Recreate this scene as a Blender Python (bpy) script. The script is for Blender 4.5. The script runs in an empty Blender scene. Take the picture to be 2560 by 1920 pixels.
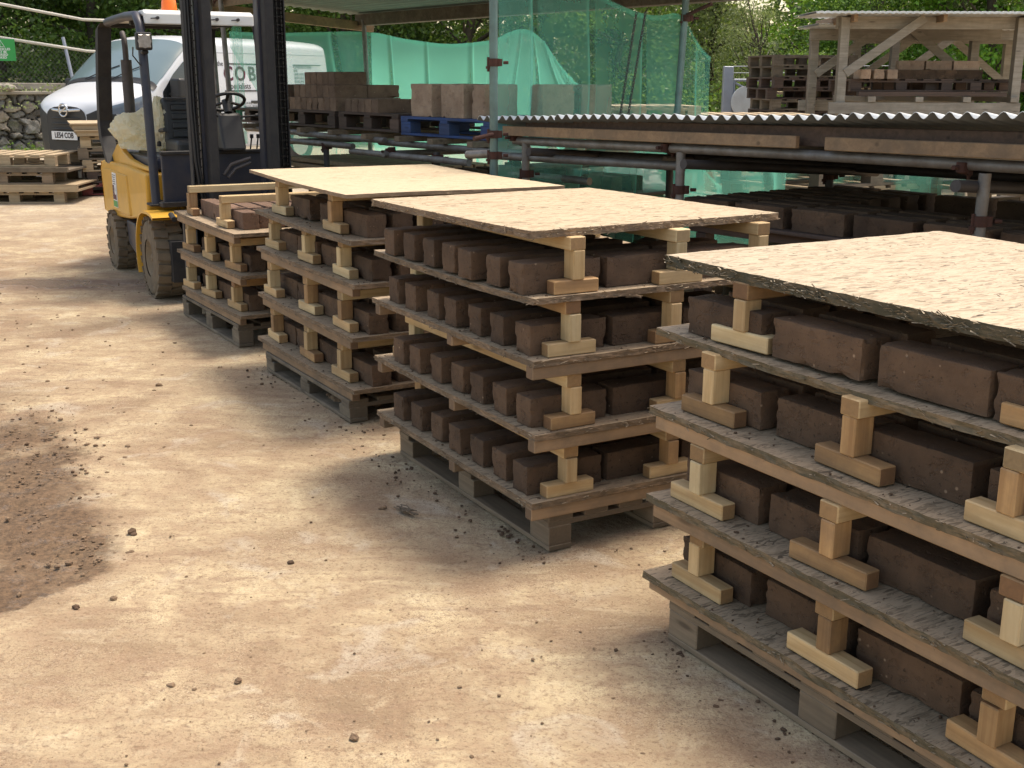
import bpy, bmesh, math, random
import numpy as np
from mathutils import Vector, Matrix, noise as mnoise
R = math.radians
scene = bpy.context.scene
COL = scene.collection

# ------------------------------------------------------------------ camera, sky, sun, exposure
cam = bpy.data.cameras.new('camera')
cam.lens = 41.07; cam.sensor_width = 36; cam.clip_start = 0.05; cam.clip_end = 600
camo = bpy.data.objects.new('camera', cam); COL.objects.link(camo)
camo.matrix_world = Matrix.Translation((0, 0, 1.6)) @ Matrix.Rotation(R(90 - 14.5526), 4, 'X') @ Matrix.Rotation(R(0.193), 4, 'Z')
scene.camera = camo
SUN_EL = R(69); SUNV = Vector((0.74, 0.67, 0)).normalized()
SUN_DIR = Vector((SUNV.x * math.cos(SUN_EL), SUNV.y * math.cos(SUN_EL), math.sin(SUN_EL)))
world = bpy.data.worlds.new('World'); scene.world = world; world.use_nodes = True
wn = world.node_tree; wn.nodes.clear()
sky = wn.nodes.new('ShaderNodeTexSky'); sky.sky_type = 'NISHITA'; sky.sun_disc = False
sky.sun_elevation = SUN_EL; sky.sun_rotation = math.atan2(SUNV.x, SUNV.y)
sky.dust_density = 2.5; sky.air_density = 1.0; sky.ozone_density = 1.0
bg = wn.nodes.new('ShaderNodeBackground'); bg.inputs[1].default_value = 0.15
wo = wn.nodes.new('ShaderNodeOutputWorld')
tint = wn.nodes.new('ShaderNodeMix'); tint.data_type = 'RGBA'; tint.blend_type = 'MULTIPLY'; tint.inputs[0].default_value = 1; tint.inputs[7].default_value = (1.0, .85, .67, 1)
wn.links.new(sky.outputs[0], tint.inputs[6]); wn.links.new(tint.outputs[2], bg.inputs[0]); wn.links.new(bg.outputs[0], wo.inputs[0])
sl = bpy.data.lights.new('sun', 'SUN'); sl.energy = 1.5; sl.angle = R(13.0); sl.color = (1.0, 0.93, 0.80)
so = bpy.data.objects.new('sun', sl); COL.objects.link(so)
so.rotation_euler = SUN_DIR.to_track_quat('Z', 'Y').to_euler()
scene.view_settings.view_transform = 'Standard'; scene.view_settings.look = 'None'
scene.view_settings.gamma = 1; scene.view_settings.use_curve_mapping = False
scene.view_settings.exposure = 1.34
scene.cycles.max_bounces = 8; scene.cycles.transparent_max_bounces = 24
scene.cycles.use_denoising = True

# ------------------------------------------------------------------ naming helpers
def tag(o, label=None, cat=None, group=None, kind=None):
    if label: o['label'] = label
    if cat: o['category'] = cat
    if group: o['group'] = group
    if kind: o['kind'] = kind
    return o
def empty(name, loc=(0, 0, 0), rz=0.0, label=None, cat=None, group=None, rx=0.0, ry=0.0):
    o = bpy.data.objects.new(name, None); COL.objects.link(o)
    o.location = loc; o.rotation_euler = (rx, ry, rz); o.empty_display_size = .1
    return tag(o, label, cat, group)
def link(name, me, mat=None, parent=None, loc=None, rot=None):
    if mat is not None and not me.materials: me.materials.append(mat)
    o = bpy.data.objects.new(name, me); COL.objects.link(o)
    if parent is not None: o.parent = parent
    if loc is not None: o.location = loc
    if rot is not None: o.rotation_euler = rot
    return o
def copy_tree(o, parent=None):
    c = o.copy(); COL.objects.link(c); c.parent = parent
    for k in ('label', 'category', 'group'):
        pass
    for ch in KIDS.get(o.name, [x for x in o.children]): copy_tree(ch, c)
    return c
KIDS = {}
def kids(o): KIDS[o.name] = list(o.children); [kids(c) for c in o.children]

# ------------------------------------------------------------------ mesh builder
class MB:
    def __init__(s): s.v = []; s.f = []; s.sm = []
    def add(s, vs, fs, smooth=False):
        n = len(s.v); s.v += [tuple(v) for v in vs]; s.f += [tuple(i + n for i in f) for f in fs]; s.sm += [smooth] * len(fs)
    def box(s, c, d, M=None):
        x, y, z = c; a, b, h = d[0] / 2, d[1] / 2, d[2] / 2
        vs = [Vector((x + i * a, y + j * b, z + k * h)) for i in (-1, 1) for j in (-1, 1) for k in (-1, 1)]
        if M is not None: vs = [M @ v for v in vs]
        s.add(vs, [(0, 1, 3, 2), (4, 6, 7, 5), (0, 4, 5, 1), (2, 3, 7, 6), (0, 2, 6, 4), (1, 5, 7, 3)])
    def bar(s, p, q, w, h, up=(0, 0, 1)):
        p, q = Vector(p), Vector(q); d = q - p; x = d.normalized(); u = Vector(up)
        y = u.cross(x)
        if y.length < 1e-4: y = Vector((0, 1, 0)).cross(x)
        y.normalize(); z = x.cross(y)
        M = Matrix((x, y, z)).transposed().to_4x4(); M.translation = (p + q) / 2
        s.box((0, 0, 0), (d.length, w, h), M)
    def tube(s, pts, r, n=12, caps=True, smooth=True):
        pts = [Vector(p) for p in pts]; rs = r if isinstance(r, (list, tuple)) else [r] * len(pts)
        rings = []; prev = None
        for i, p in enumerate(pts):
            t = (pts[min(i + 1, len(pts) - 1)] - pts[max(i - 1, 0)]).normalized()
            if prev is None:
                a = t.cross(Vector((0, 0, 1)))
                if a.length < 1e-3: a = t.cross(Vector((0, 1, 0)))
            else: a = prev - t * prev.dot(t)
            a.normalize(); prev = a; b = t.cross(a)
            rings.append([p + (a * math.cos(2 * math.pi * k / n) + b * math.sin(2 * math.pi * k / n)) * rs[i] for k in range(n)])
        base = len(s.v); m = len(pts)
        vs = [v for r_ in rings for v in r_]
        fs = [(i * n + k, i * n + (k + 1) % n, (i + 1) * n + (k + 1) % n, (i + 1) * n + k) for i in range(m - 1) for k in range(n)]
        s.add(vs, fs, smooth)
        if caps: s.add(rings[0], [tuple(range(n))][::-1]); s.add(rings[-1], [tuple(reversed(range(n)))])
    def prism(s, poly, y0, y1, M=None):  # poly in (x,z), extruded along y
        n = len(poly)
        vs = [Vector((x, y0, z)) for x, z in poly] + [Vector((x, y1, z)) for x, z in poly]
        if M is not None: vs = [M @ v for v in vs]
        s.add(vs, [tuple(range(n)), tuple(reversed(range(n, 2 * n)))] + [(i, i + n, (i + 1) % n + n, (i + 1) % n) for i in range(n)])
    def mesh(s, name, mat=None, bevel=0, seg=1, fix=True):
        me = bpy.data.meshes.new(name); me.from_pydata(s.v, [], s.f)
        me.polygons.foreach_set('use_smooth', s.sm); me.update()
        if fix or bevel:
            bm = bmesh.new(); bm.from_mesh(me)
            if fix: bmesh.ops.recalc_face_normals(bm, faces=bm.faces)
            if bevel:
                ed = [e for e in bm.edges if len(e.link_faces) == 2 and e.calc_face_angle(0) > .5]
                bmesh.ops.bevel(bm, geom=ed, offset=bevel, segments=seg, affect='EDGES', profile=.5)
            bm.to_mesh(me); bm.free()
        if mat: me.materials.append(mat)
        return me
    def build(s, name, mat, parent=None, bevel=0, seg=1, fix=True, loc=None, rot=None):
        return link(name, s.mesh(name, mat, bevel, seg, fix), None, parent, loc, rot)

# ------------------------------------------------------------------ materials
def newmat(name):
    m = bpy.data.materials.new(name); m.use_nodes = True; nt = m.node_tree; nt.nodes.clear()
    o = nt.nodes.new('ShaderNodeOutputMaterial'); b = nt.nodes.new('ShaderNodeBsdfPrincipled')
    nt.links.new(b.outputs[0], o.inputs[0])
    return m, nt, b, o
class N:
    def __init__(s, nt): s.nt = nt
    def n(s, t, **k):
        x = s.nt.nodes.new(t)
        for a, b in k.items(): setattr(x, a, b)
        return x
    def l(s, a, b): s.nt.links.new(a, b)
    def coord(s, kind='Object', scale=(1, 1, 1), rot=(0, 0, 0), rnd=False):
        tc = s.n('ShaderNodeTexCoord'); mp = s.n('ShaderNodeMapping'); mp.inputs['Scale'].default_value = scale; mp.inputs['Rotation'].default_value = rot
        if kind == 'World':
            g = s.n('ShaderNodeNewGeometry'); s.l(g.outputs['Position'], mp.inputs[0])
        else: s.l(tc.outputs[kind], mp.inputs[0])
        if rnd:
            oi = s.n('ShaderNodeObjectInfo'); mu = s.n('ShaderNodeVectorMath', operation='SCALE'); mu.inputs[0].default_value = (17, 31, 53)
            s.l(oi.outputs['Random'], mu.inputs['Scale']); ad = s.n('ShaderNodeVectorMath', operation='ADD')
            s.l(mp.outputs[0], ad.inputs[0]); s.l(mu.outputs[0], ad.inputs[1]); return ad.outputs[0]
        return mp.outputs[0]
    def noise(s, vec, scale=5, detail=4, rough=.55, dist=0):
        x = s.n('ShaderNodeTexNoise'); x.inputs['Scale'].default_value = scale; x.inputs['Detail'].default_value = detail
        x.inputs['Roughness'].default_value = rough; x.inputs['Distortion'].default_value = dist; s.l(vec, x.inputs['Vector']); return x.outputs['Fac']
    def voro(s, vec, scale=5, feature='F1', out='Distance', rnd=1.0):
        x = s.n('ShaderNodeTexVoronoi', feature=feature); x.inputs['Scale'].default_value = scale
        x.inputs['Randomness'].default_value = rnd; s.l(vec, x.inputs['Vector']); return x.outputs[out]
    def ramp(s, fac, stops, interp='LINEAR'):
        x = s.n('ShaderNodeValToRGB'); cr = x.color_ramp; cr.interpolation = interp
        while len(cr.elements) < len(stops): cr.elements.new(.5)
        for e, (p, c) in zip(cr.elements, stops):
            e.position = p; e.color = (c, c, c, 1) if isinstance(c, (int, float)) else (*c, 1)
        s.l(fac, x.inputs[0]); return x.outputs[0]
    def mix(s, fac, a, b, mode='MIX'):
        x = s.n('ShaderNodeMix', data_type='RGBA', blend_type=mode)
        for i, v in ((0, fac), (6, a), (7, b)):
            if hasattr(v, 'links') or hasattr(v, 'is_linked'): s.l(v, x.inputs[i])
            elif isinstance(v, (int, float)): x.inputs[i].default_value = v if i == 0 else (v, v, v, 1)
            else: x.inputs[i].default_value = (*v, 1)
        return x.outputs[2]
    def math(s, op, a, b=0.0, clamp=False):
        x = s.n('ShaderNodeMath', operation=op, use_clamp=clamp)
        for i, v in enumerate((a, b)):
            if hasattr(v, 'is_linked'): s.l(v, x.inputs[i])
            else: x.inputs[i].default_value = v
        return x.outputs[0]
    def bump(s, h, bsdf, strength=.3, dist=.01):
        x = s.n('ShaderNodeBump'); x.inputs['Strength'].default_value = strength; x.inputs['Distance'].default_value = dist
        s.l(h, x.inputs['Height']); s.l(x.outputs[0], bsdf.inputs['Normal'])
    def sep(s, v):
        x = s.n('ShaderNodeSeparateXYZ'); s.l(v, x.inputs[0]); return x.outputs
    def rndval(s, col, amount=.15):
        oi = s.n('ShaderNodeObjectInfo'); h = s.n('ShaderNodeHueSaturation')
        mr = s.n('ShaderNodeMapRange'); mr.inputs[3].default_value = 1 - amount; mr.inputs[4].default_value = 1 + amount
        s.l(oi.outputs['Random'], mr.inputs[0]); s.l(mr.outputs[0], h.inputs['Value']); s.l(col, h.inputs['Color']); return h.outputs[0]

def simple(name, col, rough=.6, metal=0.0, dirt=None, dirtamt=.4, nscale=8, bump=0.0, rnd=0.0, coat=0.0):
    m, nt, b, o = newmat(name); h = N(nt)
    v = h.coord('Object', rnd=True)
    f = h.noise(v, nscale, 6, .62)
    d = dirt or tuple(c * .6 for c in col)
    f2 = h.ramp(f, [(.38, 0.0), (.62 + .2 * (1 - dirtamt), 1.0)])
    fm = h.math('MULTIPLY', f2, dirtamt)
    c = h.mix(fm, col, d)
    if rnd: c = h.rndval(c, rnd)
    h.l(c, b.inputs['Base Color']); b.inputs['Roughness'].default_value = rough; b.inputs['Metallic'].default_value = metal
    b.inputs['Coat Weight'].default_value = coat
    if bump: h.bump(h.noise(v, nscale * 6, 5, .6), b, bump, .004)
    return m

def wood(name, base, dark, end, rnd=.12, grime=None, grimeamt=0.0, rough=.7, gs=1.0):
    """grain along local X"""
    m, nt, b, o = newmat(name); h = N(nt)
    v = h.coord('Object', (1.2, 22, 22), rnd=True)
    g = h.noise(v, 1.6 * gs, 5, .6, .6)
    v2 = h.coord('Object', (3, 60, 60), rnd=True); g2 = h.noise(v2, 2.0, 3, .5)
    c = h.mix(h.ramp(g, [(.38, 0.0), (.66, 1.0)]), base, dark)
    c = h.mix(h.math('MULTIPLY', h.ramp(g2, [(.5, 0.0), (.75, 1.0)]), .35), c, dark)
    # knots
    vk = h.coord('Object', (2.2, 9, 9), rnd=True)
    k = h.voro(vk, 1.1); c = h.mix(h.ramp(k, [(.05, .85), (.12, 0.0)]), c, tuple(x * .45 for x in dark))
    if grime:
        vg = h.coord('Object', rnd=True); gg = h.noise(vg, 7, 6, .65)
        c = h.mix(h.math('MULTIPLY', h.ramp(gg, [(.4, 0.0), (.62, 1.0)]), grimeamt), c, grime)
    # end grain
    ge = h.n('ShaderNodeTexCoord'); sx = h.sep(ge.outputs['Normal'])
    ef = h.ramp(h.math('ABSOLUTE', sx[0]), [(.8, 0.0), (.92, 1.0)])
    ve = h.coord('Object', (0.0, 30, 30), rnd=True); ee = h.noise(ve, 1.5, 4, .6, 1.5)
    ce = h.mix(ee, end, tuple(x * .55 for x in end))
    c = h.mix(ef, c, ce)
    c = h.rndval(c, rnd)
    h.l(c, b.inputs['Base Color']); b.inputs['Roughness'].default_value = rough
    h.bump(h.math('ADD', g, g2), b, .25, .002)
    return m

def osb(name, c1, c2, c3, edge1, edge2, weather=0.0, wcol=(.2, .19, .16)):
    m, nt, b, o = newmat(name); h = N(nt)
    cols = []; hts = []
    for i, (rz, sc) in enumerate(((.25, 1.0), (-.6, .9), (1.25, .8), (-.1, 1.3))):
        v = h.coord('Object', (13 * sc, 70 * sc, 9), (0, 0, rz), rnd=True)
        vo = h.n('ShaderNodeTexVoronoi'); vo.inputs['Scale'].default_value = 1.0; h.l(v, vo.inputs['Vector'])
        sp = h.n('ShaderNodeSeparateColor'); h.l(vo.outputs['Color'], sp.inputs[0])
        cols.append(sp.outputs[0]); hts.append(sp.outputs[1])
    vw = h.coord('Object', (3, 3, 3), rnd=True)
    sel = h.noise(h.coord('Object', (14, 30, 10), rnd=True), 1.0, 2, .5)
    s1 = h.ramp(sel, [(.46, 0.0), (.48, 1.0)]); s2 = h.ramp(sel, [(.55, 0.0), (.57, 1.0)]); s3 = h.ramp(sel, [(.4, 1.0), (.42, 0.0)])
    f = h.mix(s1, cols[0], cols[1]); f = h.mix(s2, f, cols[2]); f = h.mix(s3, f, cols[3])
    hh = h.mix(s1, hts[0], hts[1]); hh = h.mix(s2, hh, hts[2]); hh = h.mix(s3, hh, hts[3])
    c = h.ramp(f, [(0.0, c3), (.07, c2), (.35, c1), (.8, tuple(min(1, x * 1.06) for x in c1)), (.96, c2), (1.0, c3)])
    # fine dark slivers
    vs = h.coord('Object', (24, 190, 20), (0, 0, .15), rnd=True); sl_ = h.noise(vs, 1.0, 3, .6)
    c = h.mix(h.ramp(sl_, [(.58, 0.0), (.66, .8)]), c, c3); ck = h.noise(h.coord('Object', (13, 130, 9), (0, 0, -.25), rnd=True), 1.0, 5, .7, .6); c = h.mix(h.ramp(ck, [(.57, 0.0), (.63, .75)]), c, c3)
    big = h.noise(vw, 1.2, 5, .6)
    if weather:
        c = h.mix(h.math('MULTIPLY', h.ramp(big, [(.35, 0.0), (.7, 1.0)]), weather), c, wcol)
    # edge
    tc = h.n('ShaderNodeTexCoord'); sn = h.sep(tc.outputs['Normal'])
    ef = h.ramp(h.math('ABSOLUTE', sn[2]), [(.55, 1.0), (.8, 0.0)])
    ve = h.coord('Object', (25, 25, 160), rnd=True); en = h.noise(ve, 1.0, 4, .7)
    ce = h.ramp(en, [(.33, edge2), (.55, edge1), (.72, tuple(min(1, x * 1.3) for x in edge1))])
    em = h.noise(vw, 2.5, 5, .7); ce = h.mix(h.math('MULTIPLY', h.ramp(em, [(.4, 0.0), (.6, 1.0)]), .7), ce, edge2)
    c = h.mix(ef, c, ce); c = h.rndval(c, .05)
    h.l(c, b.inputs['Base Color']); b.inputs['Roughness'].default_value = .75
    h.bump(h.math('ADD', hh, h.math('MULTIPLY', sl_, 1.5)), b, .35, .002)
    return m

M = {}
M['osb'] = osb('osb', (.47, .375, .25), (.37, .28, .17), (.17, .12, .07), (.30, .20, .12), (.13, .09, .06))
M['osb_smooth'] = osb('osb_smooth', (.52, .42, .28), (.47, .37, .24), (.33, .24, .15), (.32, .22, .13), (.2, .13, .08))
M['osb_old'] = osb('osb_old', (.36, .275, .18), (.25, .185, .12), (.08, .06, .04), (.25, .17, .105), (.10, .072, .045), .3, (.28, .205, .13))
M['osb_moss'] = osb('osb_moss', (.46, .375, .265), (.35, .275, .18), (.15, .11, .07), (.13, .10, .06), (.04, .04, .022))
M['osb_mossold'] = osb('osb_mossold', (.36, .28, .19), (.24, .185, .12), (.08, .06, .04), (.20, .145, .085), (.07, .06, .033), .3, (.28, .21, .135))
M['pine'] = wood('pine', (.60, .44, .235), (.43, .28, .125), (.38, .23, .105), .18, (.30, .2, .115), .35)
M['pine_b'] = wood('pine_pale', (.62, .50, .29), (.48, .35, .18), (.36, .25, .13), .18, (.32, .23, .14), .35)
M['pine_c'] = wood('pine_orange', (.47, .29, .13), (.30, .17, .07), (.28, .15, .07), .24, (.18, .11, .065), .5)
M['batten'] = wood('batten', (.34, .225, .13), (.25, .16, .09), (.2, .13, .08), .22, (.15, .11, .075), .6)
M['shed_wood'] = wood('shed_wood', (.34, .31, .26), (.24, .21, .17), (.2, .17, .13), .12, (.16, .14, .11), .4)
M['old_wood'] = wood('old_wood', (.21, .17, .12), (.13, .10, .07), (.13, .1, .07), .25, (.06, .05, .035), .6)
M['grey_wood'] = wood('grey_wood', (.26, .195, .13), (.165, .12, .08), (.15, .11, .072), .15, (.12, .1, .07), .4)
M['dark_wood'] = wood('dark_wood', (.10, .065, .05), (.06, .04, .03), (.07, .045, .035), .35)
M['pale_wood'] = wood('pale_wood', (.46, .36, .23), (.34, .25, .15), (.3, .22, .14), .12, (.25, .2, .13), .35)
M['blue_wood'] = wood('blue_wood', (.035, .085, .26), (.02, .045, .14), (.05, .09, .2), .1, (.06, .07, .1), .5)
M['red_wood'] = wood('red_wood', (.16, .03, .03), (.09, .02, .02), (.1, .03, .03), .1)

def cobmat(name, base, dark, light):
    m, nt, b, o = newmat(name); h = N(nt)
    v = h.coord('Object', rnd=True)
    f = h.noise(v, 9, 6, .6); c = h.mix(h.ramp(f, [(.35, 0.0), (.7, 1.0)]), base, dark)
    sp = h.voro(v, 26); c = h.mix(h.math('MULTIPLY', h.ramp(sp, [(.07, .8), (.13, 0.0)]), h.ramp(h.noise(v, 13, 2, .5), [(.5, 0.0), (.6, 1.0)])), c, light)
    sp2 = h.noise(v, 90, 2, .5); c = h.mix(h.ramp(sp2, [(.66, 0.0), (.72, .7)]), c, tuple(x * .4 for x in dark))
    c = h.rndval(c, .22)
    h.l(c, b.inputs['Base Color']); b.inputs['Roughness'].default_value = .9
    hh = h.math('ADD', h.math('ADD', h.noise(v, 60, 6, .75), h.math('MULTIPLY', h.noise(h.coord('Object', (8, 8, 90), rnd=True), 1.0, 4, .6), .5)), h.math('MULTIPLY', h.ramp(h.noise(v, 24, 4, .7), [(.36, 0.0), (.44, 1.0)]), .9))
    h.bump(hh, b, .8, .005); return m
M['cob'] = cobmat('cob', (.128, .077, .045), (.070, .042, .025), (.34, .24, .16))
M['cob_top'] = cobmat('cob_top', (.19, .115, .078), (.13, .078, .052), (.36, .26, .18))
M['cob_pale'] = cobmat('cob_pale', (.40, .295, .21), (.29, .2, .14), (.6, .5, .4))
M['cob_brightened'] = cobmat('cob_brightened', (.23, .16, .11), (.15, .1, .07), (.45, .34, .25))  # lighter cob colour makes up for the low light on the scaffold shelf
M['steel'] = simple('steel_tube', (.24, .235, .23), .55, .5, (.10, .07, .05), .6, 14, .2, .12)
M['steel_dark'] = simple('steel_dark', (.075, .07, .072), .6, .4, (.05, .035, .028), .5, 14, .2, .1)
M['rust'] = simple('rust', (.075, .03, .021), .85, .1, (.035, .02, .017), .7, 30, .4)
M['steel_teal'] = simple('teal_grey_tube', (.13, .21, .20), .5, .3, (.08, .1, .1), .6, 10, .1)
M['yellow'] = simple('yellow_paint', (.68, .37, .03), .42, 0, (.36, .19, .06), .35, 5, .03, 0, .15)
M['navy'] = simple('navy_paint', (.028, .033, .055), .45, .1, (.085, .075, .07), .45, 9, .06)
M['black'] = simple('black_paint', (.022, .022, .025), .75, .1, (.06, .055, .05), .5, 11, .08)
M['grease'] = simple('greasy_chain', (.012, .011, .011), .38, .5, (.04, .032, .026), .5, 40, .3)
M['chain_bright'] = simple('chain_link_metal', (.1, .09, .08), .35, .8, (.03, .03, .03), .5, 40)
M['rubber'] = simple('dusty_rubber', (.19, .145, .095), .9, 0, (.07, .055, .04), .6, 9, .5)
M['rim'] = simple('dusty_rim', (.24, .18, .115), .85, 0, (.08, .065, .05), .5, 9, .2)
M['vinyl'] = simple('seat_vinyl', (.022, .024, .026), .5, 0, (.05, .05, .05), .4, 12, .05)
M['white_paint'] = simple('white_paint', (.66, .69, .74), .28, 0, (.66, .66, .64), .25, 3, 0, 0, .4)
M['guard_white'] = simple('guard_white', (.78, .8, .8), .4, 0, (.6, .6, .52), .35, 5)
M['plastic_black'] = simple('black_plastic', (.018, .019, .022), .5, 0, (.05, .048, .045), .35, 6)
M['chrome'] = simple('chrome_trim', (.6, .62, .66), .2, .9, (.4, .4, .42), .3, 6)
M['orange'] = simple('orange_lens', (.95, .19, .02), .3, 0, (.8, .12, .01), .3, 6)
M['lens'] = simple('lamp_lens', (.5, .48, .45), .25, .3, (.25, .22, .2), .7, 25, .3)
M['paper'] = simple('paper_white', (.78, .79, .8), .5, 0, (.6, .6, .6), .2, 6)
M['ink_dark'] = simple('ink_dark', (.05, .04, .045), .6)
M['ink_purple'] = simple('ink_purple', (.10, .02, .045), .6)
M['ink_grey'] = simple('ink_grey', (.16, .17, .19), .6)
M['ink_teal'] = simple('ink_teal', (.02, .16, .13), .6)
M['green_sign'] = simple('green_sign', (.03, .32, .07), .45, 0, (.03, .24, .06), .3, 5)
M['tin_white'] = simple('painted_tin', (.66, .70, .72), .4, .2, (.42, .42, .40), .5, 6, .03)
M['tin_dark'] = simple('shaded_sheet_underside', (.13, .14, .14), .7, .1, (.08, .08, .08), .5, 6, .03)  # shade under the corrugated sheet put into a darker colour
M['tin_under'] = simple('grey_sheet', (.20, .27, .25), .6, .1, (.12, .16, .15), .5, 4, .03)
M['galv'] = simple('galvanised', (.33, .36, .42), .5, .4, (.22, .23, .25), .4, 6)
M['rope'] = simple('pale_rail', (.55, .53, .48), .8, 0, (.35, .33, .28), .5, 10)
M['concrete'] = simple('concrete', (.36, .33, .28), .9, 0, (.2, .17, .13), .6, 6, .3)

def glassmat(name, col, alpha=.35):
    m, nt, b, o = newmat(name); b.inputs['Base Color'].default_value = (*col, 1); b.inputs['Roughness'].default_value = .08
    b.inputs['Specular IOR Level'].default_value = .9; return m
M['windscreen'] = glassmat('windscreen_glass', (.14, .20, .22)); M['side_glass'] = glassmat('side_glass', (.012, .015, .018))
M['headlamp'] = glassmat('headlamp_glass', (.13, .17, .23))

def netmat(nm_, base_):
    m, nt, b, o = newmat(nm_); h = N(nt)
    col = (.20, .66, .50)
    b.inputs['Base Color'].default_value = (*col, 1); b.inputs['Roughness'].default_value = .55
    tr = h.n('ShaderNodeBsdfTranslucent'); tr.inputs[0].default_value = (.28, .88, .68, 1)
    m1 = h.n('ShaderNodeMixShader'); m1.inputs[0].default_value = .66; h.l(b.outputs[0], m1.inputs[1]); h.l(tr.outputs[0], m1.inputs[2])
    tp = h.n('ShaderNodeBsdfTransparent')
    lw = h.n('ShaderNodeLayerWeight'); lw.inputs[0].default_value = .45
    v = h.coord('Object'); nn = h.noise(v, 3.0, 4, .6)
    f = h.math('ADD', h.math('MULTIPLY', lw.outputs['Facing'], .75), h.math('MULTIPLY', nn, .10))
    f = h.math('ADD', f, base_, True); f = h.math('MINIMUM', f, .93)
    m2 = h.n('ShaderNodeMixShader'); h.l(f, m2.inputs[0]); h.l(tp.outputs[0], m2.inputs[1]); h.l(m1.outputs[0], m2.inputs[2])
    h.l(m2.outputs[0], o.inputs[0]); return m
M['net'] = netmat('debris_netting', .27); M['net_near'] = netmat('thin_debris_netting', .13)
def meshwire(name, col, scale, thick):
    m, nt, b, o = newmat(name); h = N(nt)
    tc = h.n('ShaderNodeTexCoord'); mp = h.n('ShaderNodeMapping'); mp.inputs['Rotation'].default_value = (0, 0, R(45)); mp.inputs['Scale'].default_value = (scale,) * 3
    h.l(tc.outputs['UV'], mp.inputs[0]); s = h.sep(mp.outputs[0])
    a = h.math('ABSOLUTE', h.math('SUBTRACT', h.math('FRACT', s[0]), .5)); c = h.math('ABSOLUTE', h.math('SUBTRACT', h.math('FRACT', s[1]), .5))
    mn = h.math('MINIMUM', a, c); f = h.math('LESS_THAN', mn, thick)
    b.inputs['Base Color'].default_value = (*col, 1); b.inputs['Roughness'].default_value = .6
    tp = h.n('ShaderNodeBsdfTransparent'); mx = h.n('ShaderNodeMixShader'); h.l(f, mx.inputs[0]); h.l(tp.outputs[0], mx.inputs[1]); h.l(b.outputs[0], mx.inputs[2])
    h.l(mx.outputs[0], o.inputs[0]); return m
M['chainlink'] = meshwire('chainlink', (.07, .08, .07), 16, .04)
def leafmat(name, c1, c2, c3):
    m, nt, b, o = newmat(name); h = N(nt)
    g = h.n('ShaderNodeNewGeometry'); oi = h.n('ShaderNodeObjectInfo')
    f = g.outputs['Random Per Island']
    v = h.coord('World'); cl = h.noise(v, .9, 3, .6)
    c = h.ramp(f, [(0.0, c1), (.5, c2), (1.0, c3)])
    hs = h.n('ShaderNodeHueSaturation'); mr = h.n('ShaderNodeMapRange'); mr.inputs[1].default_value = .3; mr.inputs[2].default_value = .7; mr.inputs[3].default_value = .55; mr.inputs[4].default_value = 1.5
    h.l(cl, mr.inputs[0]); h.l(mr.outputs[0], hs.inputs['Value']); h.l(c, hs.inputs['Color']); c = hs.outputs[0]
    h.l(c, b.inputs['Base Color']); b.inputs['Roughness'].default_value = .5
    tr = h.n('ShaderNodeBsdfTranslucent'); h.l(h.mix(.35, c, (.3, .42, .03)), tr.inputs[0])
    mx = h.n('ShaderNodeMixShader'); mx.inputs[0].default_value = .45; h.l(b.outputs[0], mx.inputs[1]); h.l(tr.outputs[0], mx.inputs[2]); h.l(mx.outputs[0], o.inputs[0])
    return m
M['leaf'] = leafmat('leaf_mid', (.07, .14, .025), (.11, .205, .038), (.165, .28, .055))
M['leaf_bright'] = leafmat('leaf_bright', (.09, .22, .02), (.15, .34, .035), (.22, .43, .05))
M['leaf_dark'] = leafmat('leaf_dark', (.045, .085, .024), (.07, .125, .032), (.11, .17, .045))
M['leaf_pale'] = leafmat('leaf_pale', (.17, .21, .09), (.24, .29, .13), (.33, .38, .19))
M['bark'] = simple('bark', (.09, .07, .05), .9, 0, (.04, .035, .025), .6, 12, .5)

def plasticmat(name, col):
    m, nt, b, o = newmat(name); h = N(nt)
    v = h.coord('Object'); f = h.noise(v, 6, 4, .6)
    h.l(h.mix(f, col, tuple(x * .75 for x in col)), b.inputs['Base Color']); b.inputs['Roughness'].default_value = .35
    tr = h.n('ShaderNodeBsdfTranslucent'); tr.inputs[0].default_value = (*col, 1)
    mx = h.n('ShaderNodeMixShader'); mx.inputs[0].default_value = .5; h.l(b.outputs[0], mx.inputs[1]); h.l(tr.outputs[0], mx.inputs[2]); h.l(mx.outputs[0], o.inputs[0])
    h.bump(h.noise(v, 14, 4, .6, 1.0), b, .6, .02); return m
M['bag'] = plasticmat('cream_bag', (.93, .88, .68)); M['bag_clear'] = plasticmat('clear_bag', (.7, .75, .72))

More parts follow.
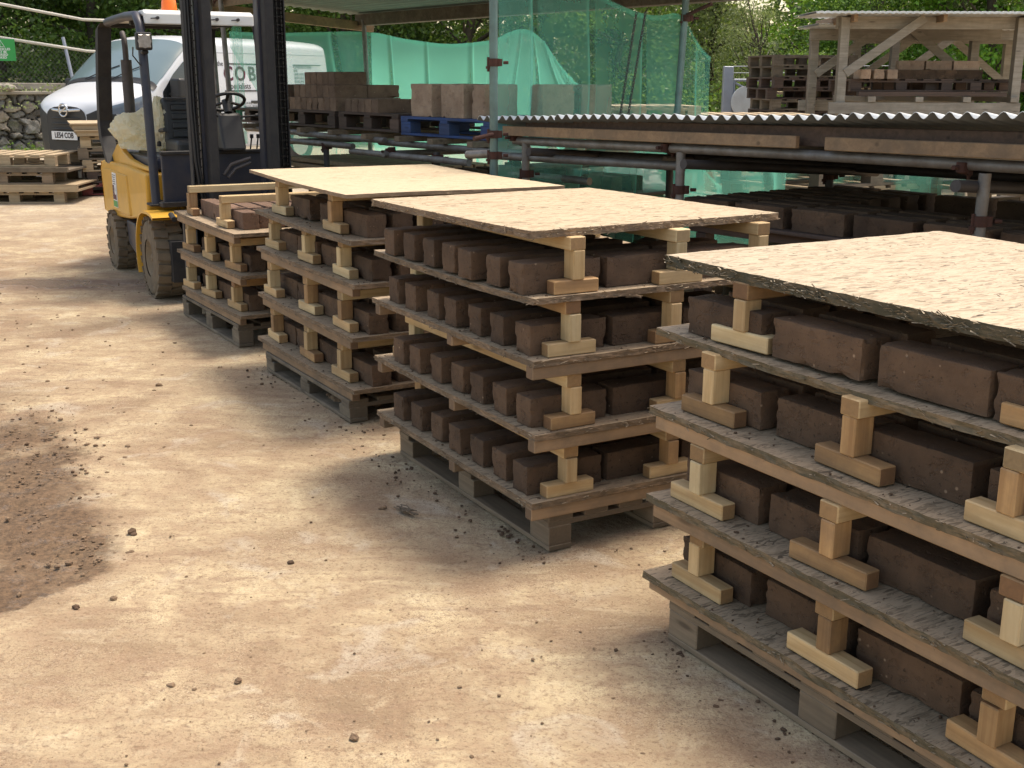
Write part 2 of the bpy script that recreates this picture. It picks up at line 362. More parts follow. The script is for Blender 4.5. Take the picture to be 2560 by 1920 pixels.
def groundmat():
    m, nt, b, o = newmat('dirt_ground'); h = N(nt)
    w = h.coord('World'); s = h.sep(w); X, Y = s[0], s[1]
    st = h.coord('World', (1, 1.35, 1), (0, 0, .5))
    n1 = h.noise(st, 1.7, 8, .62, .6); n2 = h.noise(w, 5.5, 7, .68, .3); n3 = h.noise(w, 34, 5, .65); n4 = h.noise(w, .55, 4, .5)
    c = h.ramp(n1, [(.28, (.215, .150, .092)), (.40, (.30, .218, .135)), (.50, (.39, .300, .190)), (.60, (.49, .395, .25)), (.72, (.58, .495, .335))])
    sc_ = h.noise(h.coord('World', (1.6, 5.5, 1), (0, 0, -.12)), 2.2, 7, .7, .5)
    c = h.mix(h.ramp(sc_, [(.36, .65), (.47, 0.0)]), c, (.26, .175, .115)); c = h.mix(h.ramp(sc_, [(.56, 0.0), (.68, .55)]), c, (.52, .44, .31))
    c = h.mix(h.ramp(n2, [(.40, .5), (.52, 0.0)]), c, (.30, .205, .13))
    c = h.mix(h.ramp(n2, [(.58, 0.0), (.72, .6)]), c, (.55, .46, .31))
    c = h.mix(h.ramp(h.noise(w, 3.1, 5, .6, 1.0), [(.56, 0.0), (.66, .55)]), c, (.48, .42, .33))
    c = h.mix(h.ramp(n3, [(.33, .6), (.46, 0.0)]), c, (.22, .14, .085)); c = h.mix(h.ramp(h.noise(w, 19, 6, .75, .8), [(.56, 0.0), (.66, .5)]), c, (.26, .17, .105))
    c = h.mix(h.ramp(h.noise(w, 85, 3, .6), [(.34, .6), (.45, 0.0)]), c, (.18, .115, .07))
    gr = h.ramp(h.noise(w, 2.1, 6, .7, .4), [(.46, 0.0), (.62, 1.0)])
    s1_ = h.ramp(h.noise(w, 230, 2, .6), [(.36, 1.0), (.46, 0.0)]); s2_ = h.ramp(h.noise(w, 130, 3, .7), [(.60, 0.0), (.68, 1.0)])
    c = h.mix(h.math('MULTIPLY', s1_, h.math('ADD', h.math('MULTIPLY', gr, .55), .2)), c, (.15, .095, .06)); c = h.mix(h.math('MULTIPLY', s2_, h.math('ADD', h.math('MULTIPLY', gr, .4), .12)), c, (.66, .58, .44))
    vg_ = h.voro(w, 48); c = h.mix(h.math('MULTIPLY', h.ramp(vg_, [(.10, 1.0), (.2, 0.0)]), h.math('MULTIPLY', gr, .6)), c, (.19, .13, .09))
    # damp mud patch, front left: x < -1.3 , y > line
    jag = h.math('MULTIPLY', h.math('SUBTRACT', h.noise(w, 3.5, 6, .65), .5), .55)
    e1 = h.math('SUBTRACT', h.math('ADD', h.math('MULTIPLY', X, -1.0), jag), h.math('ADD', h.math('MULTIPLY', h.math('SUBTRACT', Y, 3.7), .50), 1.34))
    e2 = h.math('SUBTRACT', h.math('ADD', Y, h.math('ADD', h.math('MULTIPLY', jag, .35), h.math('MULTIPLY', h.math('SUBTRACT', h.noise(w, 17, 5, .7), .5), .22))), h.math('ADD', h.math('MULTIPLY', h.math('ADD', X, 1.585), 1.35), 3.30))
    m1 = h.ramp(h.math('ADD', h.math('MULTIPLY', e1, 3.2), .4), [(.2, 0.0), (.6, 1.0)]); m2 = h.ramp(h.math('ADD', h.math('MULTIPLY', e2, 12), .3), [(.2, 0.0), (.6, 1.0)])
    m3 = h.ramp(Y, [(0.0, 1.0), (1.0, 1.0)])
    far = h.ramp(h.math('SUBTRACT', 6.2, h.math('ADD', Y, h.math('MULTIPLY', jag, 2.0))), [(0.0, 0.0), (.9, 1.0)])
    mud = h.math('MULTIPLY', h.math('MULTIPLY', m1, m2), far)
    pt = h.ramp(h.noise(w, 2.3, 5, .6, .5), [(.50, 1.0), (.66, .35)])
    mud2 = h.math('MULTIPLY', mud, pt)
    c = h.mix(h.math('MULTIPLY', mud2, .92), c, h.mix(h.ramp(h.noise(w, 40, 5, .75), [(.4, 0.0), (.6, 1.0)]), (.065, .038, .020), (.155, .095, .052)))
    # wet streak leading from under the forklift
    dx = h.math('MULTIPLY', h.math('ADD', X, 4.0), .42); dy = h.math('MULTIPLY', h.math('SUBTRACT', Y, 9.35), 2.4)
    rr = h.math('ADD', h.math('MULTIPLY', dx, dx), h.math('MULTIPLY', dy, dy)); rr = h.math('ADD', rr, h.math('MULTIPLY', jag, 1.6))
    wet = h.ramp(rr, [(.15, 1.0), (.75, 0.0)])
    c = h.mix(h.math('MULTIPLY', wet, .75), c, (.15, .095, .07))
    # far yard is paler, washed concrete
    pale = h.ramp(h.math('MULTIPLY', h.math('SUBTRACT', Y, 11.0), .12), [(0.0, 0.0), (1.0, .8)])
    c = h.mix(pale, c, h.mix(n2, (.44, .40, .32), (.35, .30, .23)))
    h.l(c, b.inputs['Base Color'])
    pud = h.ramp(h.noise(w, 2.4, 3, .5), [(.47, 0.0), (.53, 1.0)])
    rgh = h.math('SUBTRACT', .95, h.math('MULTIPLY', h.math('MULTIPLY', wet, pud), .8))
    spk = h.math('MULTIPLY', mud, h.ramp(h.noise(w, 8, 4, .7), [(.55, 0.0), (.62, .6)]))
    h.l(h.math('SUBTRACT', rgh, spk), b.inputs['Roughness'])
    hh = h.math('ADD', h.math('MULTIPLY', n3, .6), h.math('ADD', h.math('MULTIPLY', n2, 1.2), h.math('MULTIPLY', h.noise(w, 140, 3, .6), .25)))
    h.bump(hh, b, 1.0, .016); return m
M['ground'] = groundmat()
def stonemat():
    m, nt, b, o = newmat('rubble_stone'); h = N(nt)
    at = h.n('ShaderNodeAttribute'); at.attribute_name = 'cell'
    c = h.ramp(at.outputs['Fac'], [(0.0, (.10, .09, .075)), (.3, (.19, .19, .18)), (.55, (.27, .255, .22)), (.8, (.30, .25, .19)), (1.0, (.22, .22, .21))])
    w = h.coord('World'); c = h.mix(h.ramp(h.noise(w, 5, 6, .65), [(.36, .5), (.5, 0.0)]), c, (.14, .125, .1))
    c = h.mix(h.ramp(h.noise(w, 1.3, 5, .65), [(.6, 0.0), (.72, .6)]), c, (.12, .14, .05))
    at2 = h.n('ShaderNodeAttribute'); at2.attribute_name = 'gap'
    c = h.mix(at2.outputs['Fac'], c, (.05, .042, .032))
    h.l(c, b.inputs['Base Color']); b.inputs['Roughness'].default_value = .9; h.bump(h.noise(w, 22, 6, .7), b, .8, .03); return m
M['stone'] = stonemat()
M['bank'] = simple('bank_earth', (.05, .055, .025), .95, 0, (.03, .03, .018), .6, 2, .3)

# ------------------------------------------------------------------ ground and terrain
def gz(x, y):
    if y < 10: return 0.0
    if y < 17: return .23 * (y - 10) / 7
    if y < 21: return .23 + .1 * (y - 17) / 4
    return .33
rng = random.Random(7)
def build_ground():
    # one sheet, fine near the camera, coarse far away
    ys = list(np.arange(0.6, 7.0, .035)) + list(np.arange(7.0, 12, .10)) + list(np.arange(12, 30, .6)) + [32, 40, 60, 100, 180, 300]
    ys = [-200, -40, -8, -2, 0] + ys
    xs = [-300, -120, -50, -25, -15, -10, -7, -5, -4] + list(np.arange(-3.4, 3.4, .035)) + [4, 5, 6, 8, 11, 15, 25, 50, 120, 300]
    vs = []
    for y in ys:
        for x in xs:
            z = gz(x, y)
            if -1 < y < 14 and abs(x) < 6:
                z += .010 * mnoise.noise(Vector((x * 1.1, y * 1.1, 0))) - .004
                if y < 8:
                    z += .0045 * mnoise.noise(Vector((x * 7, y * 7, 3))) + .0035 * mnoise.noise(Vector((x * 17, y * 17, 9)))
                    mud = max(0, min(1, (-x - 1.3 - .5 * (y - 3.7)) * 4)) * max(0, min(1, (y - 3.3 - (x + 1.585) * 1.35) * 5)) * max(0, min(1, 6.2 - y))
                    z += mud * (.014 * mnoise.noise(Vector((x * 5, y * 5, 1))) + .014 * mnoise.noise(Vector((x * 11, y * 11, 5))) + .010 * abs(mnoise.noise(Vector((x * 23, y * 23, 7)))) - .008)
            vs.append((x, y, z))
    nx = len(xs); fs = [(j * nx + i, j * nx + i + 1, (j + 1) * nx + i + 1, (j + 1) * nx + i) for j in range(len(ys) - 1) for i in range(nx - 1)]
    me = bpy.data.meshes.new('ground'); me.from_pydata(vs, [], fs); me.polygons.foreach_set('use_smooth', [True] * len(fs))
    tag(link('ground', me, M['ground']), 'pale trodden dirt yard with damp brown patches', kind='structure')
build_ground()

# loose dirt crumbs
def clod(mb, x, y, z, r, rg):
    bm = bmesh.new(); bmesh.ops.create_icosphere(bm, subdivisions=1, radius=r)
    sx, sy, sz = rg.uniform(.7, 1.4), rg.uniform(.7, 1.4), rg.uniform(.45, .8); a = rg.uniform(0, 6.28)
    vs = []
    for v in bm.verts:
        k = rg.uniform(.75, 1.15); p = Vector((v.co.x * sx * k, v.co.y * sy * k, v.co.z * sz * k)); p.rotate(Matrix.Rotation(a, 3, 'Z')); vs.append(p + Vector((x, y, z + r * sz * .35)))
    mb.add(vs, [tuple(v.index for v in f.verts) for f in bm.faces]); bm.free()
M['clod'] = cobmat('dry_clod', (.27, .185, .115), (.14, .085, .05), (.4, .3, .2))
mb = MB(); rg = random.Random(3)
for i in range(5200):
    y = rg.uniform(.9, 1) ** 2 * 0 + 1.9 + (rg.random() ** 1.3) * 8.5; x = rg.uniform(-.47, .47) * (y + .5)
    r = .0013 + .0055 * rg.random() ** 7
    clod(mb, x, y, gz(x, y) - .003, r * (1 if y < 5 else 1.6), rg)
for i in range(1500):
    y = rg.gauss(4.3, .8); x = -1.42 - .5 * (y - 3.7) + rg.gauss(0, .14)
    if y < 3.4 + (x + 1.585) * 1.35: continue
    clod(mb, x, y, -.006, .002 + .010 * rg.random() ** 6, rg)
tag(mb.build('gravel', M['clod'], fix=False), 'fine crumbs of dry earth and grit strewn over the yard', 'gravel', kind='stuff')

# individual larger clods (world x, y, radius)
for i, (x, y, r, lb) in enumerate([
    (-.757, 3.72, .014, 'small dark round clod on open dirt left of the middle stack'),
    (-.39, 2.62, .015, 'dark earth clod near the bottom edge of the photo'),
    (-.93, 2.88, .012, 'pair-sized brown clod beside a scatter of crumbs low on the left'),
    (-.75, 2.9, .012, 'brown clod right of the crumb scatter near the bottom'),
    (-1.27, 3.43, .013, 'pinkish stone on the bright dirt below the damp patch'),
    (-1.36, 3.36, .012, 'dark clod just left of the pinkish stone'),
    (-.5, 4.25, .014, 'brown clod between the damp patch and middle stack'),
    (-1.9, 6.1, .018, 'dark clod on the dirt left of the forklift-side stack'),
    (-.95, 5.8, .016, 'dark clod in front of the short stack pallet'),
    (-1.38, 3.98, .02, 'black wet lump in the damp mud patch')]):
    mb = MB(); rg2 = random.Random(50 + i)
    for k in range(2): clod(mb, rg2.uniform(-.4, .4) * r, rg2.uniform(-.4, .4) * r, 0, r * (1 - .3 * k), rg2)
    tag(mb.build('dirt_clod', M['cob' if i in (0, 5, 9) else 'clod'], loc=(x, y, -.002)), lb, 'clod', 'larger clods on the yard')
# flattened scrap of bark in front of the middle stack
mb = MB(); rg = random.Random(8)
for k in range(26):
    x = rg.uniform(-.045, .045); y = rg.uniform(-.02, .02); a = rg.gauss(0, .35)
    mb.box((0, 0, 0), (rg.uniform(.02, .05), rg.uniform(.003, .008), .003), Matrix.Translation((x, y, .004 + k * .0004)) @ Matrix.Rotation(a, 4, 'Z') @ Matrix.Rotation(rg.uniform(-.15, .15), 4, 'Y'))
tag(mb.build('bark_scrap', M['old_wood'], loc=(-.4, 4.2, .002), rot=(0, 0, -.75)), 'dark flat scrap of wood fibre lying on the dirt left of the middle stack', 'scrap')

# ------------------------------------------------------------------ timber prototypes (grain along X)
_tm = {}
def timber(l, w, t, mat, bev=.003):
    k = (round(l, 3), round(w, 3), round(t, 3), mat)
    if k not in _tm:
        b = MB(); b.box((0, 0, 0), (l, w, t)); _tm[k] = b.mesh('timber', M[mat], bev, 1)
    return _tm[k]
def piece(name, parent, c, l, w, t, mat, rot=(0, 0, 0), bev=.003):
    return link(name, timber(l, w, t, mat, bev), None, parent, c, rot)

def board_mesh(LA, LB, th, seed, sag=0.0, rough=.004, chips=60, sagdir=0, chip_top=40):
    """board from local (0,0) to (LB, LA): x along b, y along a; top at z=0"""
    rg = random.Random(seed); nx, ny = 44, 52
    vs = []; 
    def P(i, j, z):
        x = LB * i / nx; y = LA * j / ny; dx = dy = 0
        nz = z
        if i in (0, nx): dx = rough * (mnoise.noise(Vector((y * 40, seed, z * 60))) * 1.3 + mnoise.noise(Vector((y * 9, seed, 2)))) 
        if j in (0, ny): dy = rough * (mnoise.noise(Vector((x * 40, seed + 5, z * 60))) * 1.3 + mnoise.noise(Vector((x * 9, seed, 4))))
        if i in (0, nx) or j in (0, ny): nz += .0012 * mnoise.noise(Vector((x * 50, y * 50, seed)))
        t = (y / LA) if sagdir == 0 else (x / LB)
        nz += -sag * math.sin(math.pi * t) ** 1 + .003 * mnoise.noise(Vector((x * 1.7, y * 1.7, seed))) * (1 if sag else .3)
        return (x + dx, y + dy, nz)
    for z in (0.0, -th * .5, -th):
        for j in range(ny + 1):
            for i in range(nx + 1):
                if z == -th * .5 and 0 < i < nx and 0 < j < ny: vs.append(None)
                else: vs.append(P(i, j, z))
    W = nx + 1; L = W * (ny + 1); fs = []
    for j in range(ny):
        for i in range(nx):
            q = (j * W + i, j * W + i + 1, (j + 1) * W + i + 1, (j + 1) * W + i); fs.append(q); fs.append(tuple(2 * L + k for k in reversed(q)))
    ring = [i for i in range(nx)] + [j * W + nx for j in range(ny)] + [ny * W + i for i in range(nx, 0, -1)] + [j * W for j in range(ny, 0, -1)]
    for k in range(len(ring)):
        a, b_ = ring[k], ring[(k + 1) % len(ring)]
        for lv in (0, 1): fs.append((a + lv * L, a + (lv + 1) * L, b_ + (lv + 1) * L, b_ + lv * L))
    mp = {}; out = []
    for i, v in enumerate(vs):
        if v is not None: mp[i] = len(out); out.append(v)
    fs = [tuple(mp[i] for i in f) for f in fs]
    m = MB(); m.add(out, fs)
    def zt(x, y):
        t = (y / LA) if sagdir == 0 else (x / LB)
        return -sag * math.sin(math.pi * max(0, min(1, t)))
    # loose strands round the edges and flakes on top
    for k in range(chips):
        e = rg.random()
        if e < .5: x, y, a = (-.001, rg.uniform(0, LA), math.pi / 2)
        else: x, y, a = (rg.uniform(0, LB), -.001, 0.0)
        l = rg.uniform(.008, .035); w = rg.uniform(.001, .004); z = zt(x, y) - rg.uniform(0, th)
        Mx = Matrix.Translation((x, y, z)) @ Matrix.Rotation(a + rg.gauss(0, .35), 4, 'Z') @ Matrix.Rotation(rg.gauss(0, .25), 4, 'Y') @ Matrix.Rotation(rg.uniform(0, 3), 4, 'X')
        m.box((0, 0, 0), (l, w, .0007), Mx)
    for k in range(chip_top):
        x, y = rg.uniform(0, LB), rg.uniform(0, LA); l = rg.uniform(.01, .045)
        Mx = Matrix.Translation((x, y, zt(x, y) + .0010)) @ Matrix.Rotation(rg.gauss(.2, .7), 4, 'Z') @ Matrix.Rotation(rg.gauss(0, .02), 4, 'Y')
        m.box((0, 0, 0), (l * .7, rg.uniform(.002, .005), .0006), Mx)
    return m.mesh('board', None, fix=False)

# cob bricks: five slightly different shapes, long axis X
def brick_mesh(seed, l=.31, w=.102, h=.104, mat='cob', rough=1.0):
    rg = random.Random(seed)
    bm = bmesh.new(); bmesh.ops.create_cube(bm, size=1)
    bmesh.ops.scale(bm, vec=(l, w, h), verts=bm.verts)
    bmesh.ops.bevel(bm, geom=list(bm.edges), offset=.004, segments=2, affect='EDGES', profile=.6)
    bmesh.ops.subdivide_edges(bm, edges=[e for e in bm.edges if e.calc_length() > .05], cuts=9, use_grid_fill=True)
    for v in bm.verts:
        p = v.co; q = Vector((p.x * 14, p.y * 14, p.z * 14)) + Vector((seed * 3.1, 0, 0))
        d = mnoise.noise_vector(q * .5) * .0018 * rough + mnoise.noise_vector(q) * .0008 * rough + mnoise.noise_vector(q * 4) * .0011 * rough
        ed = sum(1 for c, s_ in ((abs(p.x), l / 2), (abs(p.y), w / 2), (abs(p.z), h / 2)) if c > s_ * .9)
        if ed >= 2:
            k = (max(0, mnoise.noise(q * 3.3)) * .006 + max(0, mnoise.noise(q * 1.1) - .35) * .03) * rough; p -= Vector((math.copysign(1, p.x) * (abs(p.x) > l * .45), math.copysign(1, p.y) * (abs(p.y) > w * .45), math.copysign(1, p.z) * (abs(p.z) > h * .45))) * k
        low_ = v.co.z < -h / 2 + .007
        v.co = p + d
        if low_: v.co.z = -h / 2
    for f in bm.faces: f.smooth = True
    for v in bm.verts: v.co.z += h / 2
    me = bpy.data.meshes.new('brick'); bm.to_mesh(me); bm.free(); me.set_sharp_from_angle(angle=R(38)); me.materials.append(M[mat]); return me
BR = [brick_mesh(i) for i in range(6)]
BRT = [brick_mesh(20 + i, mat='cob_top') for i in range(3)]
BRP = [brick_mesh(30 + i, .31, .12, .105, 'cob_pale') for i in range(3)]
brng = random.Random(11)
BRD = [brick_mesh(40 + i, mat='cob_brightened') for i in range(4)]
def brick(x, y, z, rz, label, group, meshes=BR, jit=1.0):
    o = link('cob_brick', brng.choice(meshes), None, None, (x, y, z), (0, 0, rz + brng.gauss(0, .012) * jit + brng.choice((0, math.pi))))
    return tag(o, label, 'brick', group)

# ------------------------------------------------------------------ pallets
def pallet_proto(L, W, H, mat, slats_along='x', name='pallet', nslat=7, seed=1, simple_=False, gap=None, matvar=None):
    """local: x length L, y width W, origin at centre of the footprint on the ground.
    slats run along y when slats_along=='y' (their ends show on the long side)"""
    rg = random.Random(seed); t = .02; sb = .02; bh = H - 2 * t - 2 * sb + .0
    root = empty(name)
    deck = MB()
    zt = H - t / 2
    if slats_along == 'y':
        ww = L / nslat * .72
        for i in range(nslat): deck.box((-L / 2 + ww / 2 + (L - ww) * i / (nslat - 1), 0, zt + rg.uniform(-.001, 0)), (ww * rg.uniform(.93, 1), W, t))
        for yy in (-1, 0, 1): deck.box((0, yy * (W / 2 - .05), H - t - sb / 2 - .001), (L, .095, sb))
    else:
        ww = W / nslat * .72
        for i in range(nslat): deck.box((0, -W / 2 + ww / 2 + (W - ww) * i / (nslat - 1), zt + rg.uniform(-.001, 0)), (L, ww * rg.uniform(.93, 1), t))
        for xx in (-1, 0, 1): deck.box((xx * (L / 2 - .05), 0, H - t - sb / 2 - .001), (.095, W, sb))
    blk = MB(); 
    bottom = MB(); bottom.box((0, 0, 0), (L, .095, .018)); bme = bottom.mesh('bottom_board', M[mat], .002)
    z0 = .018; z1 = H - t - sb - .001; b_ = MB(); b_.box((0, 0, 0), (.13, .095, z1 - z0 - .001)); bl = b_.mesh('block', M[mat], .003)
    if simple_:
        for yy in (-1, 0, 1):
            deck.box((0, yy * (W / 2 - .05), .009), (L, .095, .018))
            for xx in (-1, 0, 1): deck.box((xx * (L / 2 - .067), yy * (W / 2 - .05), (z0 + z1) / 2), (.13, .093, z1 - z0 - .001))
        bpy.data.objects.remove(root)
        o = deck.build(name, M[mat]); return o
    deck.build('deck', M[mat], root, .002)
    for yy in (-1, 0, 1):
        link('bottom_board', bme, None, root, (0, yy * (W / 2 - .05), .0095))
        for xx in (-1, 0, 1): link('block', bl, None, root, (xx * (L / 2 - .067), yy * (W / 2 - .05), (z0 + z1) / 2 + .0005))
    kids(root); return root

# ------------------------------------------------------------------ the four drying stacks
YAW = R(30)
STK = {
 'C': dict(name='middle stack', short='middle stack', zs=[.196, .443, .698, .907], F=[(.071, 3.769), (.079, 3.762), (.071, 3.766), (.070, 3.780)], L=[(-.594, 4.945), (-.598, 4.955), (-.600, 4.946), (-.584, 4.911)], LB=1.10, top=((.062, 3.823), (-.583, 4.866), 1.124, 1.10), bars='a'),
 'B': dict(name='second stack from the forklift', short='stack second from forklift', zs=[.177, .432, .686, .892], F=[(-.747, 5.343), (-.748, 5.337), (-.729, 5.322), (-.735, 5.299)], L=[(-1.459, 6.558), (-1.448, 6.568), (-1.454, 6.613), (-1.456, 6.642)], LB=1.15, top=((-.750, 5.298), (-1.511, 6.790), 1.101, 1.13), bars='b'),
 'A': dict(name='short stack beside the forklift', short='short stack by forklift', zs=[.207, .458, .716], F=[(-1.651, 6.980), (-1.629, 6.947), (-1.645, 6.906)], L=[(-2.308, 8.071), (-2.343, 8.129), (-2.363, 8.181)], LB=1.15, top=None, bars='b'),
 'D': dict(name='nearest stack at the right edge', short='nearest stack', zs=[.190, .440, .690, .900], F=None, L=[(.391, 3.228), (.393, 3.210), (.398, 3.265), (.423, 3.360)], LB=1.16, top=(None, (.448, 3.401), 1.11, 1.16), bars='b', LA=1.42),
}
SHELF = ['bottom shelf', 'second shelf', 'third shelf', 'top shelf']
AX = Vector((-math.sin(YAW), math.cos(YAW), 0)); BX = Vector((math.cos(YAW), math.sin(YAW), 0))
def frame_of(F, L):
    if F is None:
        F = (L[0] - AX.x * 1.42, L[1] - AX.y * 1.42)
    d = Vector((L[0] - F[0], L[1] - F[1])); return F, math.atan2(-d.x, d.y), d.length
STANDS = {  # centres along a (bars along b), or along b (bars along a), per shelf
 'C': [[.165, .60, 1.0], [.165, .61, 1.0], [.165, .60, 1.0], [.18, .615, 1.0]],
 'B': [[.26, .74, 1.27], [.23, .72, 1.28], [.27, .80, 1.36], [.375, 1.23]],
 'A': [[.256, .78, 1.18], [.27, .79, 1.25], [.397, 1.18]],
 'D': [[.19, .705, 1.19], [.17, .68, 1.19], [.195, .727, 1.185], [.32, 1.265]]}
PN = ['pine', 'pine', 'pine_b', 'pine_c']
TH = .0215
FIRSTS = ['nearest the front corner', 'in the middle', 'farthest from the front corner']
def ordinal(i): return ['first', 'second', 'third', 'fourth', 'fifth', 'sixth', 'seventh', 'eighth'][i]
seed = 100
for key, S in STK.items():
    nl = len(S['zs']); nm = S['name']
    for k in range(nl):
        z = S['zs'][k]; F, yaw, LA = frame_of(S['F'][k] if S['F'] else None, S['L'][k])
        LB = S['LB'] + random.Random(seed).uniform(-.02, .02); seed += 1
        hasbat = not (key in 'CD' and k == 3) and not (key == 'B' and k == 3)
        old = 'osb_mossold' if key == 'D' else 'osb_old'
        sh = SHELF[k] if nl == 4 or k < 2 else 'top shelf'
        root = empty('drying_board', (F[0], F[1], z), yaw, f"weathered strand board forming the {sh} of the {nm}", 'board', 'drying boards')
        me = board_mesh(LA, LB, TH, seed, sag=.004 if hasbat else .010, rough=.0045 if key == 'D' else .003, chips=170 if key in 'CD' else 60, chip_top=60)
        link('panel', me, M[old], root)
        if hasbat:
            bt = .044 if k > 0 or key != 'D' else .030
            if S['bars'] == 'a':
                for ya in (.028, LA * .46, LA - .05): piece('batten', root, (LB / 2 - .01, ya, -TH - .0005 - bt / 2), LB - .02, .045, bt - .001, 'batten')
            else:
                for xb in (.03, LB * .5, LB - .05): piece('batten', root, (xb, LA / 2, -TH - .0005 - bt / 2), LA - (.04 if key == 'D' else .1), .042, bt - .001, 'batten', (0, 0, R(90)))
        # support height to whatever rests above
        if k + 1 < nl:
            zn = S['zs'][k + 1]; nb = not (key in 'CDB' and k + 1 == 3)
            H = zn - z - TH - (.0445 if nb else .0)
        elif S['top']: H = S['top'][2] - z - {'C': .026, 'B': .018, 'D': .032}[key]
        else: H = .190
        sx = MB()
        st = STANDS[key][k]
        for n_, c in enumerate(st):
            if S['bars'] == 'a':
                if n_ == 0: pos = 'at its left end'
                else: pos = ['', 'in the middle', 'at its far right'][n_]
                r = empty('timber_stand', (0, 0, 0), 0, f"pine stand {pos} of the {sh} of the {S['short']}", 'stand', 'pine spacer stands')
                r.matrix_world = Matrix.Translation((F[0], F[1], z + .0008)) @ Matrix.Rotation(yaw + R(90) + brng.gauss(0, .008), 4, 'Z') @ Matrix.Translation((0, -c, 0))
                u0, u1 = .044, LA - .09
            else:
                pos = (['toward its front corner', 'at its centre', 'toward its back corner'] if len(st) == 3 else ['toward its front corner', 'toward its back corner'])[n_]
                r = empty('timber_stand', (0, 0, 0), 0, f"pine stand {pos} on the {sh} of the {S['short']}", 'stand', 'pine spacer stands')
                cc = c if key != 'D' else 1.42 - c
                r.matrix_world = Matrix.Translation((F[0], F[1], z + .0008)) @ Matrix.Rotation(yaw + brng.gauss(0, .008), 4, 'Z') @ Matrix.Translation((0, cc, 0))
                u0, u1 = .062, LB - .09
            if key == 'D' and len(st) == 3: r['label'] = f"pine stand {['toward its back corner','at its centre','toward its front corner'][n_]} on the {sh} of the {S['short']}"
            if key == 'D' and len(st) == 2: r['label'] = f"pine stand {['toward its back corner','toward its front corner'][n_]} on the {sh} of the {S['short']}"
            fl = .185 if S['bars'] == 'a' else .235; tt = .046
            for u in (u0, u1):
                piece('foot', r, (u, 0, tt / 2), fl * brng.uniform(.93, 1.06), .05 * brng.uniform(.92, 1.08), tt, brng.choice(PN), (0, 0, R(90) + brng.gauss(0, .035)))
                piece('upright', r, (u + brng.uniform(-.004, .004), brng.uniform(-.01, .01), tt + (H - 2 * tt) / 2), H - 2 * tt, .046, .062, brng.choice(PN), (brng.gauss(0, .02), R(90), 0))
            piece('crossbar', r, ((u0 + u1) / 2, 0, H - tt / 2), u1 - u0 + brng.uniform(.046, .058), .062, tt - .001, brng.choice(PN))
        # bricks
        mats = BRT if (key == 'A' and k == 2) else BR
        Mf = Matrix.Translation((F[0], F[1], z + .0005)) @ Matrix.Rotation(yaw, 4, 'Z')
        if key == 'C':
            a0 = [.08, .08, .079, .075][k]; pt = [.176, .177, .179, .172][k]
            for col in range(3):
                for r_ in range(7):
                    if col == 2 and r_ > 1: continue
                    a = a0 + .05 + pt * r_ + brng.gauss(0, .005); b = (.165 + .33 * col + brng.gauss(0, .006)) + (.02 if k < 3 else 0)
                    p = Mf @ Vector((b, a, 0))
                    brick(p.x, p.y, p.z, yaw, f"brown cob brick, {ordinal(r_)} from front, {['left','centre','right'][col]} column, {sh}, {nm}", 'cob bricks drying on the stacks')
        else:
            if key == 'D': starts = [LA - s_ - .31 for s_ in ((.05, .405, .735, 1.08) if k < 3 else (.085, .455, .82, 1.12))]; starts = [s_ for s_ in starts if s_ > -.02]
            elif key == 'B': starts = [.03, .40, .74, 1.07] if k < 3 else [.065, .42, .87]
            else: starts = [.12, .47, .82] if k < 2 else [.18, .50, .83]
            b0 = {'D': .165 if k < 3 else .10, 'B': .155, 'A': .155}[key]; pb = .142 if not (key == 'A' and k == 2) else .125
            for r_, s_ in enumerate(starts):
                for c_ in range(7):
                    edge = (r_ in (0, len(starts) - 1) and key != 'D') or (key == 'D' and r_ == 0)
                    full = key == 'A' and k == 2
                    if not (c_ < 2 or (edge and c_ < 6) or full): continue
                    b = b0 + pb * c_ + brng.gauss(0, .004); a = s_ + .155 + brng.gauss(0, .006)
                    if full and c_ == 1 and r_ == 0: a += .03
                    p = Mf @ Vector((b, a, 0)); rr = (len(starts) - 1 - r_) if key == 'D' else r_
                    brick(p.x, p.y, p.z, yaw + R(90), f"cob brick, {ordinal(r_)} from front, row {['one','two','three','four','five','six','seven'][c_]}, {sh}, {S['short']}", 'cob bricks drying on the stacks', mats)
    if S['top']:
        Ft, Lt, zt, LBt = S['top']; F, yaw, LA = frame_of(Ft, Lt)
        mt = {'C': 'osb', 'B': 'osb_smooth', 'D': 'osb_moss'}[key]
        me = board_mesh(LA, LBt, {'C': .0255, 'B': .0175, 'D': .0315}[key], seed + 7, sag=.006 if key != 'C' else .002, rough={'C': .004, 'B': .0015, 'D': .007}[key], chips={'C': 420, 'B': 10, 'D': 700}[key], chip_top={'C': 50, 'B': 4, 'D': 90}[key])
        o = link('cover_board', me, M[mt], None, (F[0], F[1], zt), (0, 0, yaw))
        tag(o, {'C': 'sunlit pale strand board covering the middle stack', 'B': 'smooth pale board with thin edge covering the second stack', 'D': 'rough strand board with dark mossy edge covering the nearest stack'}[key], 'board', 'cover boards on top of the stacks')
    # pallet beneath
    z = S['zs'][0]; F, yaw, LA = frame_of(S['F'][0] if S['F'] else None, S['L'][0])
    ph = z - TH - (.0445 if key != 'D' else .0305)
    pr_ = pallet_proto(1.22 if key != 'C' else 1.27, 1.0, ph, {'C': 'grey_wood', 'B': 'old_wood', 'A': 'old_wood', 'D': 'grey_wood'}[key], 'y' if key in 'D' else 'x', 'pallet', 7, seed)
    tag(pr_, {'C': 'grey weathered pallet under the middle stack', 'B': 'dirty brown pallet with a green block under the second stack', 'A': 'dirty brown pallet under the short stack beside the forklift', 'D': 'grey pallet with doubled slats under the nearest stack'}[key], 'pallet', 'pallets under the drying stacks')
